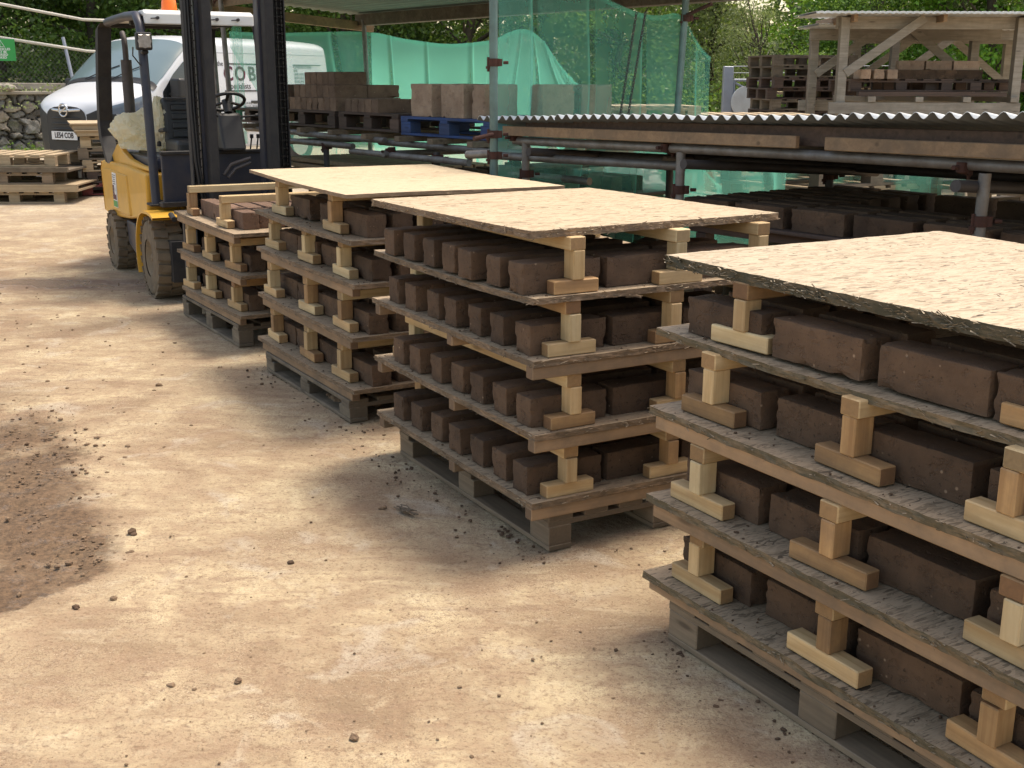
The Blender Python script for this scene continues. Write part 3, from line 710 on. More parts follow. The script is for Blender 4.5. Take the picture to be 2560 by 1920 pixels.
    c = Vector((F[0], F[1], 0)) + Vector((-math.sin(yaw), math.cos(yaw), 0)) * ({'C': .03, 'B': .06, 'A': .06, 'D': .10}[key] + .62) + Vector((math.cos(yaw), math.sin(yaw), 0)) * ({'C': .075, 'B': .0, 'A': .0, 'D': .03}[key] + .5)
    pr_.location = (c.x, c.y, 0); pr_.rotation_euler = (0, 0, yaw + R(90)); 
# crumbs of clay fallen on the shelves and round the pallets
mb = MB(); rg = random.Random(77)
for key, S in STK.items():
    if key == 'A': continue
    for k in range(len(S['zs'])):
        F, yaw, LA = frame_of(S['F'][k] if S['F'] else None, S['L'][k]); Mf = Matrix.Translation((F[0], F[1], S['zs'][k])) @ Matrix.Rotation(yaw, 4, 'Z')
        for i in range(110):
            edge = rg.random() < .5
            p = Mf @ Vector((rg.uniform(.01, 1.0) if edge else rg.uniform(.005, .12), rg.uniform(.01, .09) if edge else rg.uniform(.02, LA - .03), 0)); clod(mb, p.x, p.y, p.z - .001, .0012 + .005 * rg.random() ** 4, rg)
    F, yaw, LA = frame_of(S['F'][0] if S['F'] else None, S['L'][0])
    for i in range(260):
        p = Vector((F[0], F[1], 0)) + AX * rg.uniform(-.1, 1.4) + BX * (.06 - abs(rg.gauss(0, .09))); clod(mb, p.x, p.y, -.003, .0015 + .008 * rg.random() ** 5, rg)
tag(mb.build('clay_crumbs', M['cob'], fix=False), 'brown clay crumbs on the drying boards and beside the pallets', 'crumbs', kind='stuff')
# dirt heaped inside the second stack's pallet
mb = MB(); rg = random.Random(5)
for i in range(90):
    r = rg.uniform(.008, .028); d = rg.random() ** .7
    p = Vector((-.747, 5.343, 0)) + AX * (.42 + rg.gauss(0, .09)) + BX * (.07 + abs(rg.gauss(0, .08)))
    clod(mb, p.x, p.y, .018 + rg.uniform(0, .04) * (1 - d), r, rg)
tag(mb.build('dirt_pile', M['clod'], fix=False), 'small heap of crumbled earth inside the second stack pallet', 'dirt pile')
mb = MB()
for i in range(30):
    r = rg.uniform(.008, .02); p = Vector((-1.651, 6.98, 0)) + AX * (.8 + rg.gauss(0, .1)) + BX * (.07 + abs(rg.gauss(0, .06)))
    clod(mb, p.x, p.y, .018, r, rg)
tag(mb.build('dirt_pile', M['clod'], fix=False), 'few crumbs of earth inside the short stack pallet', 'dirt pile')
#@@PART2@@
# ================================================================== forklift
FK = empty('forklift', (-2.65, 8.6, 0), R(28.7), 'yellow and navy forklift truck with white roof and black mast', 'forklift')
def wheel(parent, c, r, w, lugs=26, name='wheel', bolts=5, axis='X', rim_r=.5):
    """tyre axle along local X, outer face towards -X"""
    hub = MB(); W = w / 2
    wroot = empty(name, c); wroot.parent = parent
    t = MB(); n = 48
    prof = [(-W, r * rim_r), (-W, r * .74), (-W * .97, r * .80), (-W * 1.0, r * .84), (-W * .93, r * .93), (-W * .75, r * .985), (-W * .3, r), (W * .3, r), (W * .75, r * .985), (W * .93, r * .93), (W, r * .84), (W, r * rim_r)]
    vs = [(x, q * math.cos(2 * math.pi * k / n), q * math.sin(2 * math.pi * k / n)) for x, q in prof for k in range(n)]
    fs = [(i * n + k, i * n + (k + 1) % n, (i + 1) * n + (k + 1) % n, (i + 1) * n + k) for i in range(len(prof) - 1) for k in range(n)]
    t.add(vs, fs, True)
    for k in range(lugs):
        a = 2 * math.pi * k / lugs
        for sd in (-1, 1):
            Mx = Matrix.Rotation(a + (0 if sd < 0 else math.pi / lugs), 4, 'X') @ Matrix.Translation((sd * W * .5, 0, r + .004)) @ Matrix.Rotation(sd * .12, 4, 'Z')
            t.box((0, 0, 0), (W * .98, 2 * math.pi * r / lugs * .66, .026), Mx)
    t.build('tyre', M['rubber'], wroot)
    rm = MB(); rr = r * rim_r
    prof = [(-W * .92, rr * 1.02), (-W * .96, rr * .92), (-W * .55, rr * .84), (-W * .45, rr * .5), (-W * .62, rr * .44), (-W * .62, rr * .22), (-W * .8, rr * .18), (-W * .8, .001)]
    vs = [(x, q * math.cos(2 * math.pi * k / 32), q * math.sin(2 * math.pi * k / 32)) for x, q in prof for k in range(32)]
    rm.add(vs, [(i * 32 + k, i * 32 + (k + 1) % 32, (i + 1) * 32 + (k + 1) % 32, (i + 1) * 32 + k) for i in range(len(prof) - 1) for k in range(32)], True)
    for k in range(bolts):
        a = 2 * math.pi * k / bolts; rm.tube([(-W * .4, rr * .66 * math.cos(a), rr * .66 * math.sin(a)), (-W * .62, rr * .66 * math.cos(a), rr * .66 * math.sin(a))], .012, 6)
    rm.build('rim', M['rim'], wroot)
    return wroot
wheel(FK, (.11, .22, .293), .293, .21, 22, rim_r=.48)
w2 = wheel(FK, (1.02, .22, .293), .293, .21, 22, rim_r=.48); w2.rotation_euler = (0, 0, math.pi)
wheel(FK, (.10, 1.79, .243), .243, .16, 20, rim_r=.5)
w2 = wheel(FK, (.98, 1.79, .243), .243, .16, 20, rim_r=.5); w2.rotation_euler = (0, 0, math.pi)
YZ = Matrix(((0, 1, 0, 0), (1, 0, 0, 0), (0, 0, 1, 0), (0, 0, 0, 1)))   # prism poly (u,z) extruded along v
b = MB()
prof = [(.42, .60), (.41, .905), (1.2, .925), (2.22, .905), (2.31, .84), (2.24, .45), (1.98, .435), (1.2, .485), (.62, .55)]
secs = [(.05, 0), (.09, .0), (1.03, 0), (1.07, 0)]
b.prism(prof, .06, 1.06, YZ)
b.prism([(2.20, .445), (2.28, .90), (2.46, .83), (2.44, .47)], .22, .9, YZ)
b.add([(.06, 2.22, .905), (.06, 2.31, .84), (.06, 2.24, .45), (.22, 2.28, .90), (.22, 2.46, .83), (.22, 2.44, .47), (.22, 2.2, .445)],
      [(0, 1, 4, 3), (1, 2, 5, 4), (2, 6, 5), (0, 3, 6, 2), ])
b.add([(1.06, 2.22, .905), (1.06, 2.31, .84), (1.06, 2.24, .45), (.9, 2.28, .90), (.9, 2.46, .83), (.9, 2.44, .47), (.9, 2.2, .445)],
      [(0, 1, 4, 3), (1, 2, 5, 4), (2, 6, 5), (0, 3, 6, 2), ])
cw = b.build('counterweight', M['yellow'], FK, .022, 3)
b = MB(); b.prism([(1.05, .52), (1.12, .845), (1.9, .855), (2.13, .84), (2.08, .50), (1.2, .515)], .046, .075, YZ); b.build('side_panel', M['yellow'], cw, .014, 3)
# engine cowl rim rising to a horn at the back
b = MB(); b.prism([(.42, .915), (.43, .945), (.8, .95), (1.2, .975), (1.45, 1.02), (1.6, 1.075), (1.68, 1.07), (1.85, 1.0), (2.02, .93), (2.05, .90)], .10, .15, YZ)
b.prism([(.42, .915), (.43, .945), (.8, .95), (1.2, .975), (1.45, 1.02), (1.6, 1.075), (1.68, 1.07), (1.85, 1.0), (2.02, .93), (2.05, .90)], .97, 1.02, YZ); b.build('cowl', M['yellow'], FK, .014, 3)
b = MB(); b.box((.56, 1.2, .965), (.80, 1.4, .09)); b.box((.56, 1.05, 1.0), (.66, .8, .06)); b.build('engine_cover', M['navy'], FK, .015, 2)
# vehicle decal on the counterweight
b = MB(); b.box((0, 0, 0), (.004, .165, .29)); st = b.build('decal', M['paper'], FK, loc=(.043, 1.60, .69))
b = MB(); b.box((-.003, .01, -.02), (.003, .14, .12)); b.build('purple_field', M['ink_purple'], st)
b = MB(); b.box((-.003, 0, -.115), (.003, .155, .05)); b.build('green_band', M['green_sign'], st)
b = MB(); b.tube([(-.0035, -.035, -.005), (-.0055, -.035, -.005)], .034, 20); b.box((-.0045, -.035, .02), (.002, .068, .05)); b.build('white_figure', M['paper'], st)
b = MB()
for k in range(5): b.box((-.003, .0 + (k % 2) * .01, .125 - k * .018), (.003, .12 - (k % 3) * .02, .007))
for k in range(4): b.box((-.0055, .045, .015 - k * .026), (.002, .045, .009))
b.build('small_print', M['ink_grey'], st)
# front fender over the wheel
b = MB(); n = 14; R0 = .36; pts = []
for k in range(n + 1):
    a = R(-25 + 115 * k / n); pts.append((.22 + R0 * math.cos(a), .29 + R0 * math.sin(a)))
pts += [(.1, .655), (-.04, .645), (-.10, .625)]
top = [(-.015, u, z) for u, z in pts]; topi = [(.30, u, z) for u, z in pts]
b.add(top + topi, [(i, i + 1, i + 1 + len(pts), i + len(pts)) for i in range(len(pts) - 1)], True)
lo = [(-.015, .22 + (u - .22) * .965, .29 + (z - .29) * .955 - .004) for u, z in pts]; loi = [(.30, .22 + (u - .22) * .965, .29 + (z - .29) * .955 - .004) for u, z in pts]
b.add(lo + loi, [(i + len(pts), i + 1 + len(pts), i + 1, i) for i in range(len(pts) - 1)], True)
b.add(top + lo, [(i + len(pts), i + 1 + len(pts), i + 1, i) for i in range(len(pts) - 1)])
b.box((.62, .12, .648), (.66, .42, .014))
b.build('fender', M['yellow'], FK, fix=False)
b = MB(); b.prism([(.5, .17), (.52, .56), (2.0, .44), (1.95, .26), (1.5, .2)], .20, .92, YZ); b.box((.56, .22, .3), (.7, .3, .28))
b.prism([(1.18, .45), (1.52, .45), (1.46, .24), (1.2, .18), (1.0, .3)], .10, .3, YZ); b.build('chassis', M['navy'], FK, .02, 2)
# cab floor, front cowl and step
b = MB(); b.box((.58, .10, .885), (.92, .035, .40)); b.build('front_panel', M['navy'], FK, .006)
b = MB(); b.box((.58, .09, 1.075), (.94, .05, .03)); b.box((.58, .075, .70), (.96, .05, .04)); b.build('panel_edge', M['black'], FK, .006)
b = MB(); b.box((.55, .35, .69), (.88, .5, .03)); b.box((.10, .3, .685), (.10, .16, .018)); b.build('floor_plate', M['black'], FK, .004)
b = MB(); b.prism([(-.08, 1.09), (-.06, 1.14), (.03, 1.36), (.10, 1.36), (.14, 1.14), (.14, 1.09)], .54, .72, YZ); b.build('steering_column', M['plastic_black'], FK, .02, 2)
sw = empty('steering_wheel', (.63, .10, 1.44), 0, rx=R(-28)); sw.parent = FK
b = MB(); b.tube([(.135 * math.cos(2 * math.pi * k / 32), .135 * math.sin(2 * math.pi * k / 32), 0) for k in range(33)], .013, 8, False); b.build('wheel_ring', M['plastic_black'], sw)
b = MB(); b.tube([(0, 0, -.09), (0, 0, .01)], [.03, .035], 12)
for a in (0.4, 2.5, 4.6): b.bar((0, 0, 0), (.13 * math.cos(a), .13 * math.sin(a), 0), .022, .010)
b.tube([(-.1, .08, .012), (-.1, .08, .06)], [.014, .022], 8); b.build('spokes', M['plastic_black'], sw)
b = MB(); b.tube([(.70, .05, 1.33), (.84, .0, 1.34)], .008, 8); b.tube([(.82, .0, 1.34), (.88, -.02, 1.345)], .016, 8); b.tube([(.56, .05, 1.33), (.5, .02, 1.36)], .008, 8); b.build('gear_lever', M['plastic_black'], FK)
for i, v in enumerate((.80, .85)):
    b = MB(); b.tube([(v, .12, 1.08), (v + .01, .10, 1.18)], .006, 6); b.tube([(v + .01, .10, 1.17), (v + .01, .10, 1.2)], .014, 8); b.build('hydraulic_lever', M['black'], FK)
# seat
b = MB(); b.box((.56, .72, 1.09), (.44, .44, .11)); b.build('seat_cushion', M['vinyl'], FK, .035, 3)
bk = MB(); bk.prism([(.88, 1.10), (.93, 1.44), (.99, 1.47), (1.04, 1.44), (1.0, 1.10)], .34, .78, YZ); bk = bk.build('backrest', M['vinyl'], FK, .03, 3)
b = MB()
for k in range(4): b.prism([(.868 + .012 * k, 1.15 + .07 * k), (.875 + .012 * k, 1.20 + .07 * k), (.92, 1.2 + .07 * k), (.92, 1.15 + .07 * k)], .40, .72, YZ)
b.build('padding', M['vinyl'], bk, .01, 2)
for v in (.31, .81):
    b = MB(); b.tube([(v, 1.0, 1.08), (v, .98, 1.2), (v, .75, 1.22)], .018, 8); b.build('armrest', M['vinyl'], FK)
# overhead guard
def channel(pts, w, d, name, mat='black'):
    b = MB()
    for p, q in zip(pts[:-1], pts[1:]):
        b.bar(p, q, w, d, up=(1, 0, 0))
    return b.build(name, M[mat], FK, .008, 2)
for v in (.10, .98):
    b = MB(); b.tube([(v, .27, .69), (v, .33, 1.5), (v, .36, 1.86), (v, .40, 1.99), (v, .50, 2.06), (v, .9, 2.07), (v, 1.55, 2.06), (v, 1.66, 2.055)], .034, 12); b.build('guard_pillar', M['navy'], FK)
    b = MB(); n_ = [(1.66, 2.055), (1.80, 2.02), (1.97, 1.62), (2.07, 1.25), (2.05, 1.12), (1.93, .98), (1.85, .90)]
    o_ = [(u + .125 * (1 if i < 5 else .8), z - .02 + (0.03 if i > 4 else 0)) for i, (u, z) in enumerate(n_)]
    for i in range(len(n_) - 1): b.prism([n_[i], n_[i + 1], o_[i + 1], o_[i]], v - .055, v + .055, YZ)
    b.build('rear_leg', M['black'], FK, fix=True)
b = MB(); b.box((.54, 1.68, 2.04), (.84, .05, .05)); b.build('guard_crossbar', M['black'], FK, .008)
rf = MB(); rf.prism([(.35, 1.995), (.36, 2.075), (.42, 2.10), (1.64, 2.085), (1.66, 2.06), (1.64, 2.05), (.42, 2.06), (.385, 2.0)], .13, .95, YZ); rf = rf.build('roof_panel', M['guard_white'], FK, .01, 2)
for v in (.22, .66, .82):
    b = MB(); b.tube([(v, .352, 2.04), (v, .325, 2.04)], .012, 8); b.bar((v - .05, .34, 2.035), (v + .005, .335, 2.04), .006, .008); b.build('bolt', M['steel_dark'], rf)
b = MB(); b.box((.54, .5, 2.03), (.8, .2, .05)); b.box((.54, .95, 2.03), (.8, .05, .04)); b.build('roof_frame', M['plastic_black'], FK)
bc = MB(); bc.tube([(.45, .95, 2.09), (.45, .95, 2.115)], .07, 20); bc = bc.build('beacon', M['plastic_black'], FK)
b = MB(); b.tube([(.45, .95, 2.115), (.45, .95, 2.20), (.45, .95, 2.215)], [.062, .055, .045], 24); b.build('beacon_lens', M['orange'], bc)
# work lamp on the left pillar
lp = MB(); lp.box((.09, .255, 1.87), (.115, .06, .125)); lp.box((.10, .30, 1.795), (.05, .07, .03)); lp = lp.build('work_lamp', M['plastic_black'], FK, .012, 2)
b = MB(); b.tube([(.09, .222, 1.87), (.09, .216, 1.87)], .05, 8); b.box((.09, .222, 1.87), (.085, .008, .092)); b.build('lamp_lens', M['lens'], lp, .004)
b = MB(); b.tube([(.02, .30, 1.83), (.02, .33, 1.77), (.07, .32, 1.70)], .005, 6); b.build('lamp_cable', M['plastic_black'], lp)
# exhaust
b = MB(); b.tube([(.24, 1.72, 1.05), (.24, 1.72, 1.30), (.24, 1.72, 1.31)], [.025, .025, .038], 14); b.tube([(.24, 1.72, 1.30), (.24, 1.72, 1.76)], .045, 18); b.tube([(.24, 1.72, 1.76), (.24, 1.72, 1.86), (.24, 1.74, 1.93), (.24, 1.80, 1.98)], .024, 12); b.build('exhaust', M['rust' if 0 else 'steel_dark'], FK)
# mast
def rail_section(v0, v1, u, z0, z1, mat='navy'):
    b = MB(); vm = (v0 + v1) / 2
    b.box(((v0 + v1) / 2, u - .045, (z0 + z1) / 2), (v1 - v0, .016, z1 - z0)); b.box(((v0 + v1) / 2, u + .045, (z0 + z1) / 2), (v1 - v0, .016, z1 - z0))
    b.box((v0 + .009, u, (z0 + z1) / 2), (.018, .074, z1 - z0)); return b
for sd, (a0, a1, b0, b1) in enumerate(((.295, .39, .315, .375), (.735, .83, .75, .81))):
    rail_section(a0, a1, -.40, .08, 2.9).build('outer_rail', M['navy'], FK, .003)
    rail_section(b0, b1, -.52, .10, 3.0).build('inner_rail', M['black'], FK, .003)
for v in (.25, .885):
    b = MB(); b.box((v, -.40, 1.5), (.075, .012, 2.8)); b.box((v - .035 if v < .5 else v + .035, -.44, 1.5), (.010, .07, 2.8)); b.build('chain_guide', M['black'], FK, .002)
    ch = MB()
    for k in range(86):
        z = .35 + k * .0285
        ch.box((v - .016, -.455, z), (.009, .018 + .004 * (k % 2), .022)); ch.box((v + .016, -.455, z), (.009, .018 + .004 * (k % 2), .022))
        if k % 2: ch.tube([(v - .03, -.455, z), (v + .03, -.455, z)], .006, 6)
    ch.build('lift_chain', M['grease'], FK)
for k, (dv, du) in enumerate(((.0, 0), (.022, .01), (.0, .022))):
    b = MB(); b.tube([(.225 + dv, -.47 + du, 2.9), (.225 + dv, -.47 + du, 1.4), (.232 + dv, -.48 + du, 1.05), (.255 + dv, -.47 + du, .85), (.29 + dv, -.45, .72)], .011, 8); b.build('hydraulic_hose', M['plastic_black'], FK)
b = MB()
for z in (.30, 2.72): b.box((.56, -.37, z), (.56, .04, .12))
b.build('mast_crossmember', M['navy'], FK, .004)
b = MB(); b.box((.345, -.3515, 1.68), (.028, .004, .20)); b.build('scale_label', M['paper'], FK)
for v in (.45, .66):
    b = MB(); b.tube([(v, -.36, .1), (v, -.36, .95)], .028, 12); b.tube([(v, -.36, .95), (v, -.36, 2.3)], .014, 10); 
    if v > .6: continue
for v in (.42,):
    b = MB(); b.tube([(v, -.50, .95), (v + .06, -.49, 1.02), (v + .2, -.49, 1.06)], .012, 8); b.tube([(v + .03, -.50, .93), (v + .09, -.49, .99), (v + .2, -.49, 1.03)], .012, 8); b.build('hydraulic_pipe', M['steel_dark'], FK)
b = MB(); b.box((.56, -.60, .30), (.92, .035, .07)); b.box((.56, -.60, .62), (.92, .035, .07))
for v in (.115, 1.0): b.box((v, -.595, .47), (.05, .045, .48))
b.build('fork_carriage', M['steel_dark'], FK, .004)
for v in (.33, .8):
    b = MB(); b.box((v, -.63, .40), (.10, .03, .56)); b.prism([(-.62, .12), (-.645, .12), (-1.0, .075), (-1.0, .085), (-.62, .155)], v - .05, v + .05, YZ); b.build('fork', M['steel_dark'], FK)
b = MB(); b.tube([(.12, -.2, .62), (.12, -.1, .645)], .02, 8); b.box((.45, -.05, .3), (.7, .2, .3)); b.build('front_axle', M['black'], FK)

# crumpled bag on the engine cover
def crumple(name, loc, s, seed, mat, sub=4, amp=.3, parent=None):
    bm = bmesh.new(); bmesh.ops.create_icosphere(bm, subdivisions=sub, radius=1)
    for v in bm.verts:
        n = v.co.normalized(); q = n * 1.6 + Vector((seed * 7.3, 0, 0))
        k = 1 + amp * mnoise.noise(q) + amp * .55 * abs(mnoise.noise(q * 2.7)) + amp * .25 * abs(mnoise.noise(q * 6)); v.co = Vector((n.x * s[0], n.y * s[1], n.z * s[2])) * k
        if v.co.z < -s[2] * .6: v.co.z = -s[2] * .6
    me = bpy.data.meshes.new(name); bm.to_mesh(me); bm.free(); return link(name, me, M[mat], parent, loc)
_fm = Matrix.Translation((-2.65, 8.6, 0)) @ Matrix.Rotation(R(28.7), 4, 'Z')
p = _fm @ Vector((.24, 1.28, 1.15)); bg_ = crumple('plastic_bag', p, (.21, .26, .19), 3, 'bag', 5, .30); bg_.rotation_euler = (0, .1, .6)
tag(bg_, 'crumpled cream plastic sack lying behind the forklift seat', 'bag')
p = _fm @ Vector((.36, 1.06, 1.21)); bg_ = crumple('plastic_bag', p, (.09, .14, .22), 9, 'bag', 5, .35); bg_.rotation_euler = (.2, -.15, .4)
tag(bg_, 'pale cream sheet bundle standing against the forklift seat back', 'bag')

# ================================================================== van
VAN = empty('van', (-5.14, 18.86, .27), R(-120), 'white panel van with maroon and black lettering parked behind the forklift', 'van')
XS = [-2.52, -2.48, -2.38, -1.9, .55, .78, 1.04, 1.32, 1.52, 1.78, 2.00, 2.15, 2.24, 2.30]
ZR = [1.80, 1.90, 1.95, 1.97, 1.97, 1.93, 1.74, 1.50, 1.31, 1.22, 1.15, 1.09, 1.03, .96]
HW = [.84, .90, .945, .975, .975, .975, .975, .97, .955, .92, .84, .73, .58, .40]
ZB = [.42, .38, .34, .32, .32, .32, .32, .30, .28, .26, .25, .25, .26, .30]
def vs_(x):
    f = lambda A: float(np.interp(x, XS, A)); return f(ZR), f(HW), f(ZB)
def surf(x, s, off=0.0):
    zr, hw, zb = vs_(x); zs = zr - min(.17, (zr - zb) * .25)
    tum = lambda z: 1 - .10 * max(0, (z - .95)) ** 1.6
    if s <= .7:
        z = zb + (zs - zb) * s / .7; y = hw * tum(z) * (1 - .06 * max(0, 1 - (z - zb) / .25) ** 2)
        return Vector((x, y + off, z))
    a = (s - .7) / .3 * math.pi / 2; y0 = hw * tum(zs)
    return Vector((x, y0 * (max(0, math.cos(a)) ** .62) + off * math.cos(a), zs + (zr - zs) * math.sin(a) ** .8 + off * math.sin(a)))
ss = [i / 21 * .7 for i in range(22)] + [.7 + .3 * i / 14 for i in range(1, 15)]
xs = sorted(set(list(np.linspace(-2.52, .4, 22)) + list(np.linspace(.4, 2.3, 50))))
vsx = []; 
for x in xs:
    half = [surf(x, s) for s in ss]; ring = half + [Vector((p.x, -p.y, p.z)) for p in reversed(half[:-1])]; vsx.append(ring)
n = len(vsx[0]); b = MB(); b.add([p for r_ in vsx for p in r_], [(i * n + k, i * n + k + 1, (i + 1) * n + k + 1, (i + 1) * n + k) for i in range(len(xs) - 1) for k in range(n - 1)], True)
b.add(vsx[0], [tuple(range(n))]); b.add(vsx[-1], [tuple(range(n))]); b.add([vsx[i][k] for i in range(len(xs)) for k in (0, n - 1)], [(2 * i, 2 * i + 1, 2 * i + 3, 2 * i + 2) for i in range(len(xs) - 1)])
body = b.build('body', M['white_paint'], VAN)
def patch(name, mat, fn, nu=12, nv=10, off=.006, mirror=False, parent=None, sidek=1, smooth=True):
    """fn(u,v)->(x,s)"""
    b = MB()
    for sgn in ((1, -1) if mirror else (sidek,)):
        vs = []
        for i in range(nu + 1):
            for j in range(nv + 1):
                x, s = fn(i / nu, j / nv); p = surf(x, s, off); vs.append((p.x, sgn * p.y, p.z))
        b.add(vs, [(i * (nv + 1) + j, (i + 1) * (nv + 1) + j, (i + 1) * (nv + 1) + j + 1, i * (nv + 1) + j + 1) for i in range(nu) for j in range(nv)], smooth)
    return b.build(name, M[mat], parent or VAN, fix=False)
# windscreen across both sides
b = MB(); vs = []; nu, nv = 14, 24
for i in range(nu + 1):
    x = .82 + (1.48 - .82) * i / nu
    for j in range(nv + 1):
        t = -1 + 2 * j / nv; s = 1 - abs(t) * (.26 if i < 12 else .25); p = surf(x, s, .006); vs.append((p.x, math.copysign(p.y, t) if abs(t) > 1e-6 else 0, p.z + .004))
b.add(vs, [(i * (nv + 1) + j, i * (nv + 1) + j + 1, (i + 1) * (nv + 1) + j + 1, (i + 1) * (nv + 1) + j) for i in range(nu) for j in range(nv)], True); b.build('windscreen', M['windscreen'], VAN, fix=False)
b = MB(); vs = []
for i in range(4):
    x = 1.47 + .09 * i / 3
    for j in range(nv + 1):
        t = -1 + 2 * j / nv; s = 1 - abs(t) * .27; p = surf(x, s, .008); vs.append((p.x, math.copysign(p.y, t) if abs(t) > 1e-6 else 0, p.z + .006))
b.add(vs, [(i * (nv + 1) + j, i * (nv + 1) + j + 1, (i + 1) * (nv + 1) + j + 1, (i + 1) * (nv + 1) + j) for i in range(3) for j in range(nv)], True); b.build('scuttle', M['plastic_black'], VAN, fix=False)
for y0, y1 in ((.1, .55), (-.45, .05)):
    b = MB(); b.tube([(1.53, y0, 1.335), (1.40, (y0 + y1) / 2, 1.45), (1.31, y1, 1.53)], .008, 6); b.build('wiper', M['plastic_black'], VAN)
zz = lambda x, z: (z - vs_(x)[2]) / ((vs_(x)[0] - min(.17, (vs_(x)[0] - vs_(x)[2]) * .25)) - vs_(x)[2]) * .7
def win(u, v):
    x = .60 + (1.38 - .60) * u; top = 1.66 if x < .70 else np.interp(x, [.70, .93, 1.16, 1.38], [1.66, 1.58, 1.40, 1.16]); z = 1.08 + (top - 1.08) * v; return x, min(.7, zz(x, z))
for sg in (1, -1): patch('side_window', 'side_glass', win, 14, 8, .006, False, None, sg)
# black bumper and grille
def bump_(u, v):
    x = 1.80 + (2.298 - 1.80) * u; ztop = np.interp(u, [0, .3, .5, .7, 1], [.50, .58, .74, .98, 1.0]); z = vs_(x)[2] + .005 + (min(ztop, vs_(x)[0] - .09) - vs_(x)[2]) * v; return x, min(.75, zz(x, z))
bp = patch('bumper', 'plastic_black', bump_, 20, 10, .008, False, None, 1); patch('bumper', 'plastic_black', bump_, 20, 10, .008, False, None, -1)
b = MB(); x = 2.306; ring = [surf(2.30, s, .004) for s in np.linspace(0, .98, 16)]; pts = [(x, p.y, p.z) for p in ring] + [(x, -p.y, p.z) for p in reversed(ring)]; b.add(pts, [tuple(range(len(pts)))]); b.build('grille_backing', M['plastic_black'], bp)
for k in range(5):
    z = .50 + .075 * k; b = MB(); pts = []
    for t in np.linspace(-1, 1, 17):
        xx = 2.33 - .18 * abs(t) ** 2.4; pts.append((xx, t * .62, z))
    b.tube(pts, .011, 6, smooth=True); b.build('grille_bar', M['plastic_black'], bp)
b = MB(); b.tube([(2.33 - .2 * abs(t) ** 2.2, t * .58, .90 + .03 * abs(t)) for t in np.linspace(-1, 1, 17)], .024, 8); cb = b.build('chrome_bar', M['chrome'], bp)
b = MB(); b.tube([(2.345, .085 * math.cos(a), .91 + .085 * math.sin(a)) for a in np.linspace(0, 2 * math.pi, 25)], .014, 6, False); b.bar((2.345, -.07, .87), (2.345, .07, .95), .02, .02); b.build('badge', M['chrome'], cb)
for sg in (1, -1):
    patch('headlight', 'headlamp', lambda u, v: ((1.68 + .46 * u), min(.74, zz(1.68 + .46 * u, .86 + (.10 + .14 * (1 - u)) * v + .02 * (1 - u)))), 12, 6, .014, False, None, sg)
    wm = MB(); wm.box((1.22, sg * 1.10, 1.21), (.14, .20, .28)); wm.bar((1.25, sg * .95, 1.12), (1.23, sg * 1.05, 1.14), .06, .05); wm.build('door_mirror', M['plastic_black'], VAN, .035, 3)
for x in (-1.55, 1.38):
    for sg in (1, -1):
        b = MB(); b.tube([(x, sg * .76, .33), (x, sg * .975, .33)], .335, 32); wv = b.build('wheel', M['plastic_black'], VAN, .03, 2)
        b = MB(); b.tube([(x, sg * .97, .33), (x, sg * .985, .33)], .20, 24); b.build('hub_cap', M['chrome'], wv)
    b = MB()
    for sg in (1, -1):
        pts = [(x + .39 * math.cos(a), sg * .968, .33 + .39 * math.sin(a)) for a in np.linspace(-.1, math.pi + .1, 16)]; b.tube(pts, .02, 6)
    b.build('wheel_arch', M['plastic_black'], VAN)
b = MB()
for z, x0, x1 in ((.60, -2.3, 1.2),): b.bar((x0, .985, z), (x1, .985, z), .02, .10)
b.build('side_moulding', M['white_paint'], VAN, .01)
b = MB(); b.box((-.05, .966, .34), (1.2, .006, .006)); b.box((.53, .972, 1.10), (.006, .012, 1.3)); b.box((-.62, .972, 1.10), (.006, .012, 1.3)); b.box((-1.0, .968, 1.72), (3.0, .01, .008)); b.build('door_gap', M['ink_grey'], VAN)
b = MB(); b.box((.66, .985, 1.0), (.16, .02, .035)); b.box((-.5, .985, 1.0), (.16, .02, .035)); b.build('door_handle', M['plastic_black'], VAN, .008)
np_ = MB(); np_.box((2.345, -.02, .56), (.010, .52, .115)); np_ = np_.build('number_plate', M['paper'], VAN)
def text(body_, size, mat, parent, M4, name='lettering', ext=.0012, align='CENTER', bold=0.0, sx=1.0):
    cu = bpy.data.curves.new(name, 'FONT'); cu.body = body_; cu.size = size; cu.extrude = ext; cu.align_x = align; cu.align_y = 'CENTER'; cu.offset = bold; cu.resolution_u = 3
    o = bpy.data.objects.new(name, cu); COL.objects.link(o)
    bpy.context.view_layer.update()
    me = bpy.data.meshes.new_from_object(o.evaluated_get(bpy.context.evaluated_depsgraph_get()))
    bpy.data.objects.remove(o); bpy.data.curves.remove(cu)
    for v in me.vertices: v.co.x *= sx
    me.materials.clear(); me.materials.append(M[mat])
    t = link(name, me, None, parent); t.matrix_local = M4; return t
# plate text faces +X : text x -> +Y, text y -> +Z
TX = Matrix(((0, 0, 1, 0), (1, 0, 0, 0), (0, 1, 0, 0), (0, 0, 0, 1)))
text('LE54 COB', .105, 'ink_dark', np_, Matrix.Translation((2.3525, -.02, .56)) @ TX, bold=.003, sx=.85)
